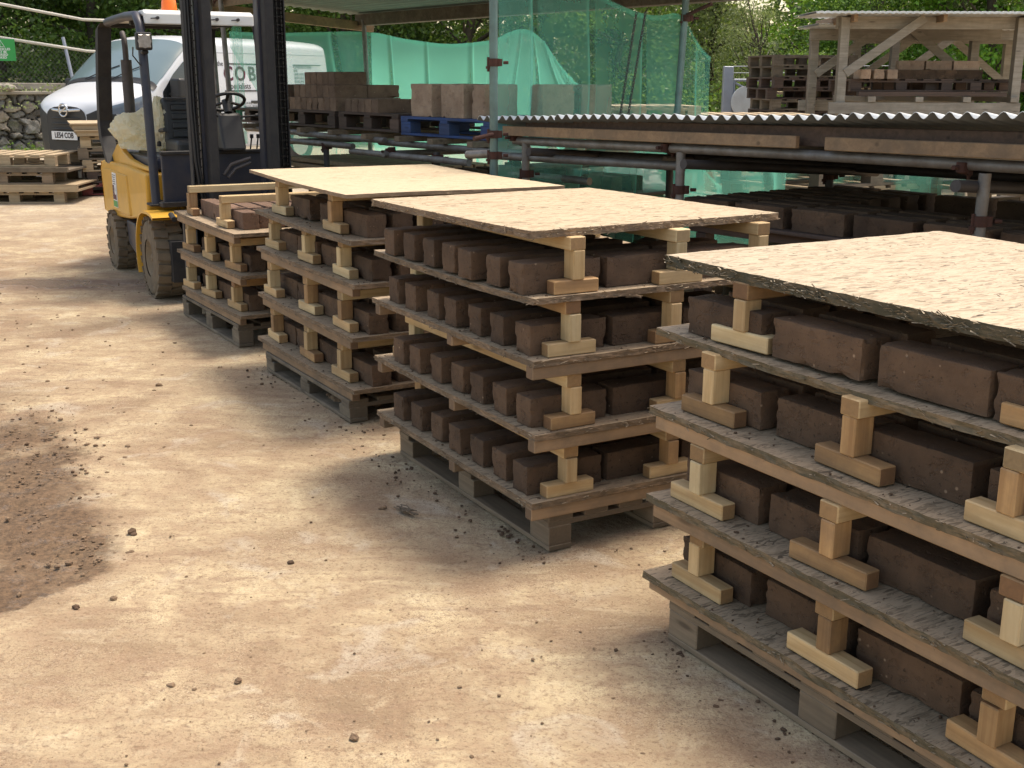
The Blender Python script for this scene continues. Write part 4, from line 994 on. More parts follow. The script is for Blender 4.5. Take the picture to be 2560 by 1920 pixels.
# near-side lettering faces +Y : text x -> -X, text y -> +Z ; lean with the tumblehome
TY = Matrix(((-1, 0, 0, 0), (0, 0, 1, 0), (0, 1, 0, 0), (0, 0, 0, 1)))
def side_t(s, size, mat, x, z, **k):
    y = surf(x, .4).y; y = .975 * (1 - .10 * max(0, z - .95) ** 1.6) + .004
    return text(s, size, mat, VAN, Matrix.Translation((x, y, z)) @ Matrix.Rotation(R(3.2), 4, 'X') @ TY, **k)
def side_bar(x0, x1, z, t=.02):
    y = .975 * (1 - .10 * max(0, z - .95) ** 1.6) + .004
    b = MB(); b.box(((x0 + x1) / 2, y, z), (abs(x1 - x0), .004, t)); b.build('rule', M['ink_dark'], VAN)
side_t('the', .10, 'ink_dark', .17, 1.565); side_bar(.05, -1.25, 1.565)
side_t('C', .30, 'ink_purple', .02, 1.41, bold=.006); side_t('O', .30, 'ink_purple', -.24, 1.41, bold=.006); side_t('B', .30, 'ink_purple', -.50, 1.41, bold=.006)
side_t('specialists', .125, 'ink_dark', -.20, 1.235); side_bar(.13, -1.25, 1.165)
side_bar(-1.50, -2.2, 1.565, .014); side_bar(-1.50, -2.2, 1.20, .014)
for i, t_ in enumerate(['CONSTRUCTION', 'SITE', 'LIME APPLICATIONS', 'RESTORATION', 'BUILDING SERVICES', 'CONSERVATION']): side_t(t_, .058, 'ink_grey', -2.18 if 0 else -1.50, 1.53 - i * .056, align='LEFT')
for i, t_ in enumerate(['BLOCKS \u00b7 BRICKS', 'BRICKS \u00b7 BOARDS', 'CUSTOM COB', 'BLOCKS & BRICKS']): side_t(t_, .05, 'ink_grey', -.25, .98 - i * .055, align='LEFT')
side_t('Tranm', .13, 'ink_dark', -.25, .68, align='LEFT')
b = MB(); b.box((1.62, .95, .98), (.06, .01, .03)); b.build('side_repeater', M['ink_grey'], VAN)

# ================================================================== pallets elsewhere
def put(proto, first, loc, rz, label, group, cat='pallet'):
    o = proto if first else copy_tree(proto)
    o.location = loc; o.rotation_euler = (0, 0, rz); tag(o, label, cat, group); return o
P_pale = pallet_proto(1.2, 1.0, .144, 'pale_wood', 'y', 'pallet', 7, 31); u_pale = [True]
P_dark = pallet_proto(1.2, 1.0, .144, 'dark_wood', 'y', 'pallet', 6, 32); u_dark = [True]
P_mid = pallet_proto(1.2, 1.0, .144, 'grey_wood', 'y', 'pallet', 7, 33); u_mid = [True]
S_dark = pallet_proto(1.2, 1.0, .144, 'dark_wood', 'y', 'pallet', 6, 34, True); s_dark = [True]
S_mid = pallet_proto(1.2, 1.0, .144, 'old_wood', 'y', 'pallet', 6, 35, True); s_mid = [True]
S_pale = pallet_proto(1.2, 1.0, .144, 'pale_wood', 'y', 'pallet', 7, 36, True); s_pale = [True]
def use(kind, loc, rz, label, group):
    pr, fl = {'pale': (P_pale, u_pale), 'dark': (P_dark, u_dark), 'mid': (P_mid, u_mid), 'sd': (S_dark, s_dark), 'sm': (S_mid, s_mid), 'sp': (S_pale, s_pale)}[kind]
    o = put(pr, fl[0], loc, rz, label, group); fl[0] = False; return o
# left pile by the stone wall
z = gz(0, 14.2); yw = R(3); 
use('pale', (-6.06, 14.75, z), yw, 'bottom pallet of the low pile at the left edge of the yard', 'pallets in the low left pile')
b = MB(); b.box((0, 0, .012), (1.5, 1.05, .024)); b.box((0, -.5, .045), (1.5, .05, .045)); b.box((0, .5, .045), (1.5, .05, .045)); b.box((0, 0, .078), (1.5, 1.05, .018))
tag(b.build('timber_tray', M['pale_wood'], loc=(-6.03, 14.72, z + .145), rot=(0, 0, yw)), 'long pale plank tray between the two lower pallets of the left pile', 'tray', 'timber trays in the low left pile')
use('mid', (-6.17, 14.72, z + .233), yw, 'weathered middle pallet of the low pile at the left edge', 'pallets in the low left pile')
b = MB(); b.box((0, 0, .012), (1.4, 1.05, .024)); b.box((0, -.5, .04), (1.4, .05, .035)); b.box((0, .5, .04), (1.4, .05, .035))
tag(b.build('timber_tray', M['old_wood'], loc=(-6.08, 14.72, z + .378), rot=(0, 0, yw)), 'brown plank tray just under the top pallet of the left pile', 'tray', 'timber trays in the low left pile')
use('pale', (-6.14, 14.80, z + .437), yw - .02, 'clean pale pallet on top of the low left pile', 'pallets in the low left pile')
use('sm', (-7.2, 14.9, z), yw + .03, 'weathered pallet beside the low pile, cut by the left edge', 'pallets in the low left pile')
use('sp', (-7.3, 14.9, z + .15), yw + .03, 'upper pallet beside the low pile, cut by the left edge', 'pallets in the low left pile')
# taller pile between van and forklift
z = gz(0, 15.3); c0 = (-5.10, 15.65); yw = R(22); hs = 0
for i, (kd, lb) in enumerate([('red', 'dark red pallet at the foot of the tall pile behind the forklift'), ('dark', 'dark pallet second from the ground behind the forklift'), ('pale', 'pale pallet third from the ground behind the forklift'), ('mid', 'grey pallet fourth from the ground behind the forklift'), ('pale', 'pale pallet below the boards of the pile behind the forklift'), ]):
    jx = brng.uniform(-.05, .05)
    if kd == 'red':
        o = pallet_proto(1.2, 1.0, .144, 'red_wood', 'y', 'pallet', 6, 37); o.location = (c0[0] + .02, c0[1] - .05, z); o.rotation_euler = (0, 0, yw); tag(o, lb, 'pallet', 'pallets in the tall pile behind the forklift')
    else: use(kd, (c0[0] + jx, c0[1] + jx, z + hs), yw + brng.gauss(0, .03), lb, 'pallets in the tall pile behind the forklift')
    hs += .146
for i, lb in enumerate(['lower pale drying board on the pile behind the forklift', 'sunlit drying board topping the pile behind the forklift']):
    o = empty('drying_board', (c0[0] - .05 * i, c0[1], z + hs), yw, lb, 'board', 'boards on the pile behind the forklift')
    piece('panel', o, (0, 0, .072), 1.25, 1.1, .018, 'pale_wood', bev=.002)
    for yy in (-.5, 0, .5): piece('batten', o, (0, yy, .033), 1.2, .045, .06, 'pale_wood')
    hs += .083

# ================================================================== scaffold shelter with shelf, and long rack
D_ = Vector((.6, -.8, 0)); W_ = Vector((.8, .6, 0)); P1 = Vector((-2.75, 11.6, 0))
def sp(t, s, z): return P1 + D_ * t + W_ * s + Vector((0, 0, z))
SH = empty('scaffold_shelter', P1, 0, 'scaffold shelter with sheet roof and pallet shelf behind the stacks', 'shelter')
def sadd(mb_, name, mat, bevel=0, fix=True, par=None):
    o = mb_.build(name, M[mat], None, bevel, 1, fix); o.parent = par or SH; o.matrix_parent_inverse = (par or SH).matrix_world.inverted() if (par or SH) else Matrix(); return o
bpy.context.view_layer.update()
RT = .0242
for (p, q) in [((-2.80, 11.55, .1), (-2.87, 11.55, 2.6)), ((-1.47, 12.45, .1), (-1.53, 12.5, 2.2)), ((-.109, 6.9, 0), (-.113, 6.9, 3.0)), ((1.10, 8.43, 0), (1.20, 8.40, 2.6)), ((-2.62, 11.35, .1), (-2.72, 11.35, 2.6))]:
    b = MB(); b.tube([p, q], RT, 16); sadd(b, 'pole', 'steel_teal' if -.2 < p[0] < 1.2 else 'steel')
tubes = [(sp(.35, .02, 1.155), sp(1.75, .02, 1.155)), (sp(1.55, -.03, 1.15), sp(2.98, -.03, 1.15)), (sp(2.8, .03, 1.13), sp(5.1, .03, 1.13)),
         (sp(.4, 1.1, 1.15), sp(5.0, 1.1, 1.15)), (sp(1.35, -.12, 1.075), sp(1.35, 1.25, 1.075)), (sp(3.15, -.15, 1.06), sp(3.15, 1.25, 1.06)), (sp(4.75, -.25, 1.05), sp(4.75, 1.3, 1.05)),
         (sp(1.1, -.1, 1.09), sp(2.6, -.1, 1.09)), (sp(2.55, -.09, 1.05), sp(4.2, -.09, 1.05)), (sp(4.35, .15, .98), sp(5.2, .15, .98))]
for p, q in tubes:
    b = MB(); b.tube([p, q], RT, 14); sadd(b, 'tube', 'steel')
for t, s in ((2.15, -.1), (3.75, -.06), (2.5, 1.1), (3.9, 1.1), (1.0, .05)):
    b = MB(); b.tube([sp(t, s, .02), sp(t, s, 1.1)], RT, 12); sadd(b, 'leg', 'steel_dark')
def coupler(P, ax, par=None, add=None, mat='rust'):
    b = MB(); a = Vector(ax).normalized(); P = Vector(P)
    b.tube([P - a * .022, P + a * .022], .030, 12)
    o = a.cross(Vector((0, 0, 1))); o = o if o.length > .1 else Vector((1, 0, 0)); o.normalize()
    b.tube([P + o * .03 - Vector((0, 0, .02)), P + o * .03 + Vector((0, 0, .02))], .020, 10); b.tube([P + o * .055, P + o * .085], .010, 6); b.tube([P - o * .03 - Vector((0, 0, .05)), P - o * .03 + Vector((0, 0, .03))], .008, 6); b.tube([P - o * .03 - Vector((0, 0, .035)), P - o * .03 - Vector((0, 0, .02))], .015, 6)
    return add(b, 'coupler', mat) if add else sadd(b, 'coupler', mat)
coupler((-.111, 6.9, 1.70), (0, 0, 1)); coupler((-.111, 6.9, 1.18), (0, 0, 1)); coupler((1.19, 8.4, 2.02), (0, 0, 1)); coupler(sp(1.35, -.06, 1.1), D_); coupler(sp(3.15, -.08, 1.08), D_); coupler(sp(4.75, -.1, 1.08), D_); coupler(sp(2.15, -.1, 1.07), (0, 0, 1)); coupler(sp(3.75, -.06, 1.06), (0, 0, 1)); coupler((-2.75, 11.4, 2.33), (0, 0, 1)); coupler((-.111, 6.9, 1.30), (0, 0, 1))
for p, q in (((1.19, 8.37, 2.04), (1.32, 8.17, 2.10)), ((-.115, 6.86, 1.30), (-.22, 6.76, 1.28)), ((-.11, 6.90, 1.19), (-.27, 7.02, 1.175))):
    b = MB(); b.tube([p, q], .013 if p[2] > 1.2 else RT, 8); sadd(b, 'tube_stub', 'rust' if p[2] > 1.2 else 'steel')
# timber eaves beams and roof sheets
b = MB(); b.bar(sp(-.15, 1.53, 2.20), sp(5.3, 1.53, 2.20), .05, .11); sadd(b, 'beam', 'old_wood', .004)
b = MB(); b.tube([sp(-.3, 1.58, 2.165), sp(5.2, 1.58, 2.165)], RT, 12); sadd(b, 'tube', 'steel')
b = MB(); b.bar(sp(-.15, -.05, 2.32), sp(5.3, -.05, 2.32), .05, .11); sadd(b, 'beam', 'grey_wood', .004)
for t in (-.12,):
    b = MB(); b.bar(sp(t, -.2, 2.27), sp(t, 1.7, 2.13), .05, .09); sadd(b, 'rafter', 'batten', .003)
b = MB(); nS = 160; L0, L1 = -.35, 5.5; vs = []
for i in range(nS + 1):
    s = -.35 + 2.15 * i / nS; z0 = 2.395 - .075 * s * 1.0 + .016 * math.sin(s * 2 * math.pi / .105)
    for tt in (L0, L1): vs.append(sp(tt, s, z0)); vs.append(sp(tt, s, z0 + .004))
b.add(vs, [(4 * i, 4 * i + 2, 4 * i + 6, 4 * i + 4) for i in range(nS)] + [(4 * i + 1, 4 * i + 5, 4 * i + 7, 4 * i + 3) for i in range(nS)] + [(4 * i, 4 * i + 4, 4 * i + 5, 4 * i + 1) for i in range(nS)] + [(4 * i + 2, 4 * i + 3, 4 * i + 7, 4 * i + 6) for i in range(nS)], False)
sadd(b, 'roof_sheet', 'tin_under')
# timber bearers on the shelf tubes
for t in (.55, 1.15, 1.7, 2.25, 2.8, 3.3, 3.75, 4.25):
    b = MB(); b.bar(sp(t, -.12, 1.188 - (.012 if t > 2.7 else 0)), sp(t, 1.25, 1.188 - (.012 if t > 2.7 else 0)), .07, .022 + .018); sadd(b, 'bearer', 'grey_wood', .003)
ya = math.atan2(-.8, .6)
Z0 = 1.212
def onshelf(proto, t, s, z, lb, grp):
    p = sp(t, s, z); proto.location = p; proto.rotation_euler = (0, 0, ya + brng.gauss(0, .01)); tag(proto, lb, 'pallet', grp); return proto
g_ = 'pallets on the scaffold shelf'
onshelf(pallet_proto(1.2, 1.0, .140, 'dark_wood', 'x', 'pallet', 6, 41), 1.52, .5, Z0, 'brown pallet under the pile of small bricks on the scaffold shelf', g_)
onshelf(pallet_proto(.95, 1.0, .140, 'dark_wood', 'x', 'pallet', 6, 42), 2.66, .5, Z0, 'dark nearly empty pallet left of the blue pallet', g_)
onshelf(pallet_proto(1.17, 1.0, .140, 'blue_wood', 'x', 'pallet', 6, 43), 3.75, .5, Z0 - .012, 'blue painted pallet carrying large pale cob blocks', g_)
onshelf(pallet_proto(.9, 1.0, .13, 'dark_wood', 'x', 'pallet', 6, 44), .42, .5, Z0, 'dark pallet at the far end of the scaffold shelf behind the mast', g_)
zt = Z0 + .141
def sb(t, s, z, rz, lb, meshes, grp='small bricks on the scaffold shelf'): return brick(*sp(t, s, z), rz, lb, grp, meshes, .5)
wz = math.atan2(.6, .8)
for ly, (t1, nt, ns) in enumerate(((2.13, 8, 2), (2.08, 7, 2), (2.06, 5, 1))):
    for i in range(nt):
        for j in range(ns):
            sb(t1 - .053 - .106 * i - (.02 if ly == 2 else 0), .17 + .315 * j + (.02 * ly), zt + .105 * ly, wz, f"brown brick in {['bottom','middle','top'][ly]} course, {ordinal(i)} from the near end, {'front' if j == 0 else 'back'} row, shelf pile", BRD)
for i in range(5): sb(2.33 + .107 * i, .17, zt, wz, f"low brick {ordinal(i)} from the left on the nearly empty shelf pallet", BRD)
for i in range(3): sb(.95 + .107 * i, .17, zt + (0), wz, f"dark brick {ordinal(i)} from the left at the far end of the shelf", BRD); sb(.95 + .107 * i, .18, zt + .105, wz, f"upper dark brick {ordinal(i)} from the left at the far end of the shelf", BRD)
big = [brick_mesh(60 + i, .285, .15, .235, 'cob_pale', 1.3) for i in range(3)]
zb = Z0 - .012 + .141
for i, (t, s, rz, lb) in enumerate([(3.42, .10, ya, 'large pale cob block at the left end of the blue pallet'), (3.83, .10, ya, 'large pale cob block second from the left on the blue pallet'), (4.12, .19, wz, 'pale cob block end-on beside the green scaffold pole'),
    (4.25, .60, wz, 'large cob block behind the netting just right of the pole'), (4.22, .98, wz, 'large cob block behind the netting farthest right on the shelf'), (3.5, .38, ya, 'pale cob block behind the left block on the blue pallet')]):
    tag(link('cob_block', big[i % 3], None, None, sp(t, s, zb), (0, 0, rz + brng.gauss(0, .02))), lb, 'block', 'large cob blocks on the blue pallet')
# planks and boards low in the shelter
b = MB()
for i in range(9):
    for k in range(2): b.bar(sp(1.0 + .01 * k, .15 + .11 * i, .86 + .05 * k), sp(2.9, .15 + .11 * i, .86 + .05 * k), .09, .035)
tag(b.build('timber_stack', M['pale_wood'], bevel=.003), 'stack of pale sawn planks low under the shelf pallets', 'timber stack')
b = MB()
for i in range(5): b.bar(sp(1.0, .1 + .25 * i, .03), sp(1.0, .1 + .25 * i, .84), .06, .06); b.bar(sp(2.8, .1 + .25 * i, .03), sp(2.8, .1 + .25 * i, .84), .06, .06)
b.bar(sp(.97, .6, .4), sp(2.83, .6, .4), .05, .05)
for z in (.3, .55, .80):
    b.bar(sp(.95, .1, z), sp(.95, 1.15, z), .05, .05); b.bar(sp(2.85, .1, z), sp(2.85, 1.15, z), .05, .05)
tag(b.build('trestle', M['old_wood']), 'rough timber trestles under the sawn planks', 'trestle')
o = empty('drying_board', sp(4.15, .62, .83), ya, 'dark board piled with cob bricks under the shelter shelf', 'board'); piece('panel', o, (0, 0, .01), 1.6, 1.1, .018, 'dark_wood')
for yy in (-.45, 0, .45): piece('batten', o, (0, yy, -.41), 1.5, .06, .82, 'dark_wood')
for i in range(4):
    for j in range(5):
        if 0 < i < 3 and 0 < j < 4: continue
        sb(3.55 + .35 * i, .18 + .2 * j, .85, ya, f"dark brick {ordinal(i)} along, {ordinal(j)} back, on the low board under the shelf", BR, 'bricks on the low board under the shelf')
# ---- long rack under the corrugated sheet
RK = empty('scaffold_rack', (1.97, 4.5, 0), 0, 'low scaffold rack under a corrugated sheet behind the near stacks', 'rack')
bpy.context.view_layer.update()
K0 = Vector((1.97, 4.5, 0))
def rp(t, s, z): return K0 - D_ * t + W_ * s + Vector((0, 0, z))     # t grows towards the far end
def radd(mb_, name, mat, bevel=0, fix=True): return sadd(mb_, name, mat, bevel, fix, RK)
b = MB(); b.tube([rp(-1.1, .05, 1.288), rp(1.35, .05, 1.275)], RT, 18); radd(b, 'tube', 'steel')
b = MB(); b.tube([rp(1.35, .05, 1.275), rp(3.33, .05, 1.25)], RT, 18); radd(b, 'tube', 'steel')
b = MB(); b.tube([rp(-1.1, 1.25, 1.16), rp(3.1, 1.25, 1.12)], RT, 14); radd(b, 'tube', 'steel_dark')
for t in (.25, 1.75, 3.0):
    b = MB(); b.tube([rp(t, -.10, 1.205), rp(t, 1.45, 1.10)], RT, 14); radd(b, 'tube', 'steel_dark')
for t in (.22, 1.92, 3.22):
    b = MB(); b.tube([rp(t, .05, 0), rp(t, .05, 1.25)], RT, 18); radd(b, 'leg', 'steel')
    b = MB(); b.tube([rp(t, 1.25, 0), rp(t, 1.25, 1.14)], RT, 12); radd(b, 'leg', 'steel_dark')
    coupler(rp(t + .09, .05, 1.27), D_, add=radd); coupler(rp(t, .05, 1.06), (0, 0, 1), add=radd); coupler(rp(t, 1.25, 1.08), (0, 0, 1), add=radd)
for p, q in ((rp(-.3, .0, 1.035), rp(3.2, .0, 1.035)), (rp(2.0, .15, 1.17), rp(3.6, .05, 1.15)), (rp(2.5, .5, 1.16), rp(4.1, .3, 1.14))):
    if p.z < 1.1: continue
    b = MB(); b.tube([p, q], RT, 14); radd(b, 'tube', 'steel')
b = MB(); b.bar(rp(3.37, .0, 1.309), rp(1.13, .0, 1.335), .028, .056); radd(b, 'fascia_board', 'batten', .003)
b = MB(); b.bar(rp(.97, .0, 1.335), rp(-1.1, .0, 1.352), .028, .058); radd(b, 'fascia_board', 'batten', .003)
b = MB(); b.bar(rp(3.25, .09, 1.335), rp(-1.2, .09, 1.385), .045, .09); radd(b, 'beam', 'dark_wood', .003)
b = MB(); b.bar(rp(3.25, 1.3, 1.155), rp(-1.2, 1.3, 1.21), .045, .05); radd(b, 'beam', 'dark_wood', .003)
b = MB(); Ln = 4.72; nW = 62 * 8; vs = []
for i in range(nW + 1):
    t = -1.15 + Ln * i / nW; e = 1.475 - .033 * (t + .0) * .82; w = .0135 * math.sin(t * 2 * math.pi / .0765); st_ = .004 if (i // 104) % 2 else 0
    for s in (-.06 - (.012 if (i // 104) % 2 else 0), .7, 1.75):
        z = e - .15 * (s + .06) + w + st_; vs.append(rp(t, s, z)); vs.append(rp(t, s, z + .0025))
fs = []
for i in range(nW):
    a = 6 * i
    for k in (0, 2): fs += [(a + k, a + k + 2, a + k + 8, a + k + 6), (a + k + 1, a + k + 7, a + k + 9, a + k + 3)]
    fs += [(a, a + 6, a + 7, a + 1), (a + 4, a + 5, a + 11, a + 10)]
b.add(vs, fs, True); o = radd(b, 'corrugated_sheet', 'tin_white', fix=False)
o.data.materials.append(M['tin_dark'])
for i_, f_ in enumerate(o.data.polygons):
    if i_ % 6 in (0, 2): f_.material_index = 1  # underside faces get the colour with the shade painted in
# board of dark bricks inside the rack
o = empty('drying_board', rp(.85, .78, .90), ya, 'dark board carrying rows of shaded bricks under the corrugated sheet', 'board'); piece('panel', o, (0, 0, .0), 2.3, 1.35, .018, 'dark_wood')
for yy in (-.6, 0, .6): piece('batten', o, (0, yy, -.035), 2.2, .05, .05, 'dark_wood')
for xx in (-1.0, 0, 1.0):
    for yy in (-.6, .6): piece('leg', o, (xx, yy, -.475), .83, .07, .07, 'dark_wood', (0, R(90), 0))
for i in range(6):
    for j in range(8):
        if 1 < i < 5 and 2 < j < 7: continue
        p = rp(1.83 - .36 * i, .20 + .165 * j, .911)
        brick(p.x, p.y, p.z, ya, f"shaded brick, {ordinal(j)} row back, {ordinal(i)} from the far end, under the corrugated sheet", 'shaded bricks under the corrugated sheet')

# ================================================================== netting
def net(name, label, path, zt_, zb_, nu=200, nv=40, fold=.03, seed=0, fan=None, mat='net'):
    vs = []
    for i in range(nu + 1):
        s = i / nu; P = Vector(path(s)); T = (Vector(path(min(1, s + .01))) - Vector(path(max(0, s - .01)))).normalized(); Nn = Vector((-T.y, T.x, 0))
        for j in range(nv + 1):
            v = j / nv; a, c = zt_(s), zb_(s); z = a + (c - a) * v
            ph = (fan(s, v) if fan else s * 34)
            q_ = (ph / 9.0 + .25 * mnoise.noise(Vector((s * 3, v * 1.2, seed)))) % 1.0
            d = fold * (.25 + v) * (.45 * math.sin(ph * .5) + 2.2 * math.exp(-((q_ - .5) / .035) ** 2) + .5 * mnoise.noise(Vector((s * 9, v * 2, seed + 3)))) + .10 * mnoise.noise(Vector((s * 2.2, v * 1.5, seed + 9))) * v
            vs.append((P.x + Nn.x * d, P.y + Nn.y * d, z))
    b = MB(); b.add(vs, [(i * (nv + 1) + j, (i + 1) * (nv + 1) + j, (i + 1) * (nv + 1) + j + 1, i * (nv + 1) + j + 1) for i in range(nu) for j in range(nv)], True)
    # doubled hem along the top edge
    b.add([(vs[i * (nv + 1)][0] + .004, vs[i * (nv + 1)][1] - .004, vs[i * (nv + 1)][2] + dz) for i in range(nu + 1) for dz in (.004, -.03)], [(2 * i, 2 * i + 2, 2 * i + 3, 2 * i + 1) for i in range(nu)], True)
    return tag(b.build(name, M[mat], fix=False), label, 'netting', 'green debris netting on the shelter')
ip = lambda xs_, ys_: (lambda s: float(np.interp(s, xs_, ys_)))
def smooth_ip(xs_, ys_):
    k = np.linspace(0, 1, 200); y = np.interp(k, xs_, ys_); y2 = np.convolve(np.pad(y, 12, 'edge'), np.ones(25) / 25, 'valid'); return lambda s: float(np.interp(s, k, y2))
def path1(s):
    pts = [(0, (-.10, 7.36)), (.86, (1.16, 8.43)), (.93, (1.25, 8.44)), (1, (1.36, 8.36))]; 
    return (float(np.interp(s, [p[0] for p in pts], [p[1][0] for p in pts])), float(np.interp(s, [p[0] for p in pts], [p[1][1] for p in pts])), 0)
net('debris_netting', 'near green netting panel sagging between the two front scaffold poles', path1, smooth_ip([0, .25, .45, .62, .75, .86, 1], [2.75, 2.36, 2.13, 2.04, 2.02, 2.075, 1.72]), ip([0, .3, .6, .86, 1], [.62, .75, .5, .62, .6]), seed=1, fold=.012, mat='net_near')
def path2(s):
    k = s * 1.53 / .30 if s < .30 else None
    if s < .30: p = P1 + W_ * (1.53 * s / .30 + .05)
    else: p = P1 + W_ * 1.6 + D_ * (3.35 * (s - .30) / .70)
    return (p.x, p.y, 0)
net('debris_netting', 'far green netting panel hung round the back of the shelter', path2, smooth_ip([0, .05, .3, .42, .6, .78, .845, .86, 1], [2.05, 2.03, 2.09, 2.0, 1.92, 1.95, 2.10, 2.10, 1.50]), ip([0, .12, .3, .6, .8, 1], [1.9, .9, .45, .35, .5, 1.2]), 340, 44, .03, 5, fan=lambda s, v: (s - .85) * 70 / (.25 + v) if abs(s - .85) < .12 else s * 60)
def path3(s): return (-2.55 + .62 * s, 11.05 - .45 * s, 0)
net('debris_netting', 'narrow twisted strip of green netting hanging beside the mast', lambda s: (-2.66 + .10 * s + .0, 11.5, 0), lambda s: 2.12, lambda s: 1.0, 16, 30, .02, 6)
def path4(s): return (.95 + 2.3 * s, 9.35 - .9 * s, 0)
net('debris_netting', 'low green netting draped behind the corrugated rack', path4, smooth_ip([0, .2, .3, .45, .7, 1], [1.10, 1.05, .72, 1.06, 1.05, 1.1]), ip([0, 1], [.25, .35]), 80, 24, .04, 12)
net('debris_netting', 'loose green netting swag hanging low under the shelter tubes', lambda s: tuple(sp(4.2 + 1.5 * s, .85 + .6 * s, 0)), smooth_ip([0, .5, 1], [1.07, 1.0, 1.08]), smooth_ip([0, .3, .7, 1], [.9, .35, .3, .6]), 60, 24, .05, 21)
b = MB(); b.tube([(.64, 7.86, 2.0), (.55, 7.80, 1.4)], .001, 4)
def chain(name, p, q, label, n=44):
    p, q = Vector(p), Vector(q); d = (q - p) / n; mbc = MB()
    for k in range(n):
        c = p + d * (k + .5); a = k % 2 * math.pi / 2 + .4; ln = d.length * .72
        h = d.normalized(); s = Vector((math.cos(a), math.sin(a), 0))
        pts = [c + h * ln * math.cos(t) + s * .008 * math.sin(t) for t in np.linspace(0, 2 * math.pi, 9)]
        mbc.tube(pts, .0028, 5, False)
    return tag(mbc.build(name, M['steel_dark'], fix=False), label, 'chain', 'chains hanging on the netting')
chain('hanging_chain', (.80, 7.95, 2.03), (.70, 7.95, 1.30), 'left rusty chain hanging over the near netting')
chain('hanging_chain', (.86, 7.97, 2.03), (.755, 7.97, 1.30), 'right rusty chain hanging over the near netting')
o = crumple('plastic_bag', (.90, 9.2, .84), (.22, .2, .15), 5, 'bag_clear', 4, .5); tag(o, 'crumpled clear plastic bag behind the low netting', 'bag')
for i in range(5): use('sp' if i % 2 else 'sm', (.95 + .02 * i, 9.5, .0 + .146 * i), .3 + .03 * i, f"{['lowest','second','third','fourth','topmost'][i]} pallet of the pile holding the clear plastic bag", 'pallets piled behind the netting')
# pallets in the yard behind the rack
for (x, y, n_, rz, nm, tilt) in [(2.35, 8.9, 7, .55, 'pile just behind the corrugated rack', 0), (3.75, 8.6, 7, .4, 'second pile behind the rack near the right edge', 0)]:
    for i in range(n_):
        if i < n_ - 5: use('sm', (x, y, .146 * i), rz, f"hidden-foot pallet number {ordinal(i)} up in the {nm}", 'pallets behind the corrugated rack')
        else: use(['sp', 'sm', 'sp', 'sm', 'sp'][i % 5], (x + brng.uniform(-.05, .05), y + brng.uniform(-.05, .05), .146 * i), rz + brng.gauss(0, .04), f"{ordinal(i)} pallet up in the {nm}", 'pallets behind the corrugated rack')
for i in range(9): use('sp', (1.12 + brng.uniform(-.03, .03), 11.9, .06 + .146 * i), .12 + brng.gauss(0, .02), f"pale pallet, {ordinal(i) if i < 8 else 'ninth'} up, in the white pile seen through the near netting", 'white pallets behind the near netting')
for i in range(8): use('sp', (2.55 + brng.uniform(-.03, .03), 13.0, .10 + .146 * i), .05 + brng.gauss(0, .02), f"pale pallet, {ordinal(i)} up, in the pile left of the steel gate post", 'pale pallets left of the gate post')
z = gz(0, 16.3)
NM = ['lowest', 'second', 'third', 'fourth', 'fifth', 'sixth', 'seventh', 'eighth', 'ninth', 'tenth', 'eleventh', 'twelfth']
kinds = ['sm', 'sd', 'sm', 'sd', 'sm', 'sd', 'sd', 'sm', 'sd', 'sd', 'sm', 'sm']
for i in range(12): use(kinds[i], (4.05 + brng.uniform(-.05, .05), 16.9, z + .1455 * i), R(8) + brng.gauss(0, .03), f"{NM[i]} pallet of the tall dark pile left of the timber shelter", 'pallets in the tall dark pile')
for i in range(10): use('sp' if i in (6, 8) else 'sd', (5.0 + brng.uniform(-.05, .05), 17.5, z + .1455 * i), R(12) + brng.gauss(0, .03), f"{NM[i]} pallet of the pile behind the timber shelter's left post", 'pallets in the pile behind the shelter post')
z = gz(0, 19)
for i in range(8): use('sd' if i < 7 else 'sp', (4.15 + brng.uniform(-.04, .04), 19.6, z + .1455 * i), R(-4) + brng.gauss(0, .03), f"{NM[i]} pallet of the small far pile beside the steel gate", 'pallets in the small far pile')

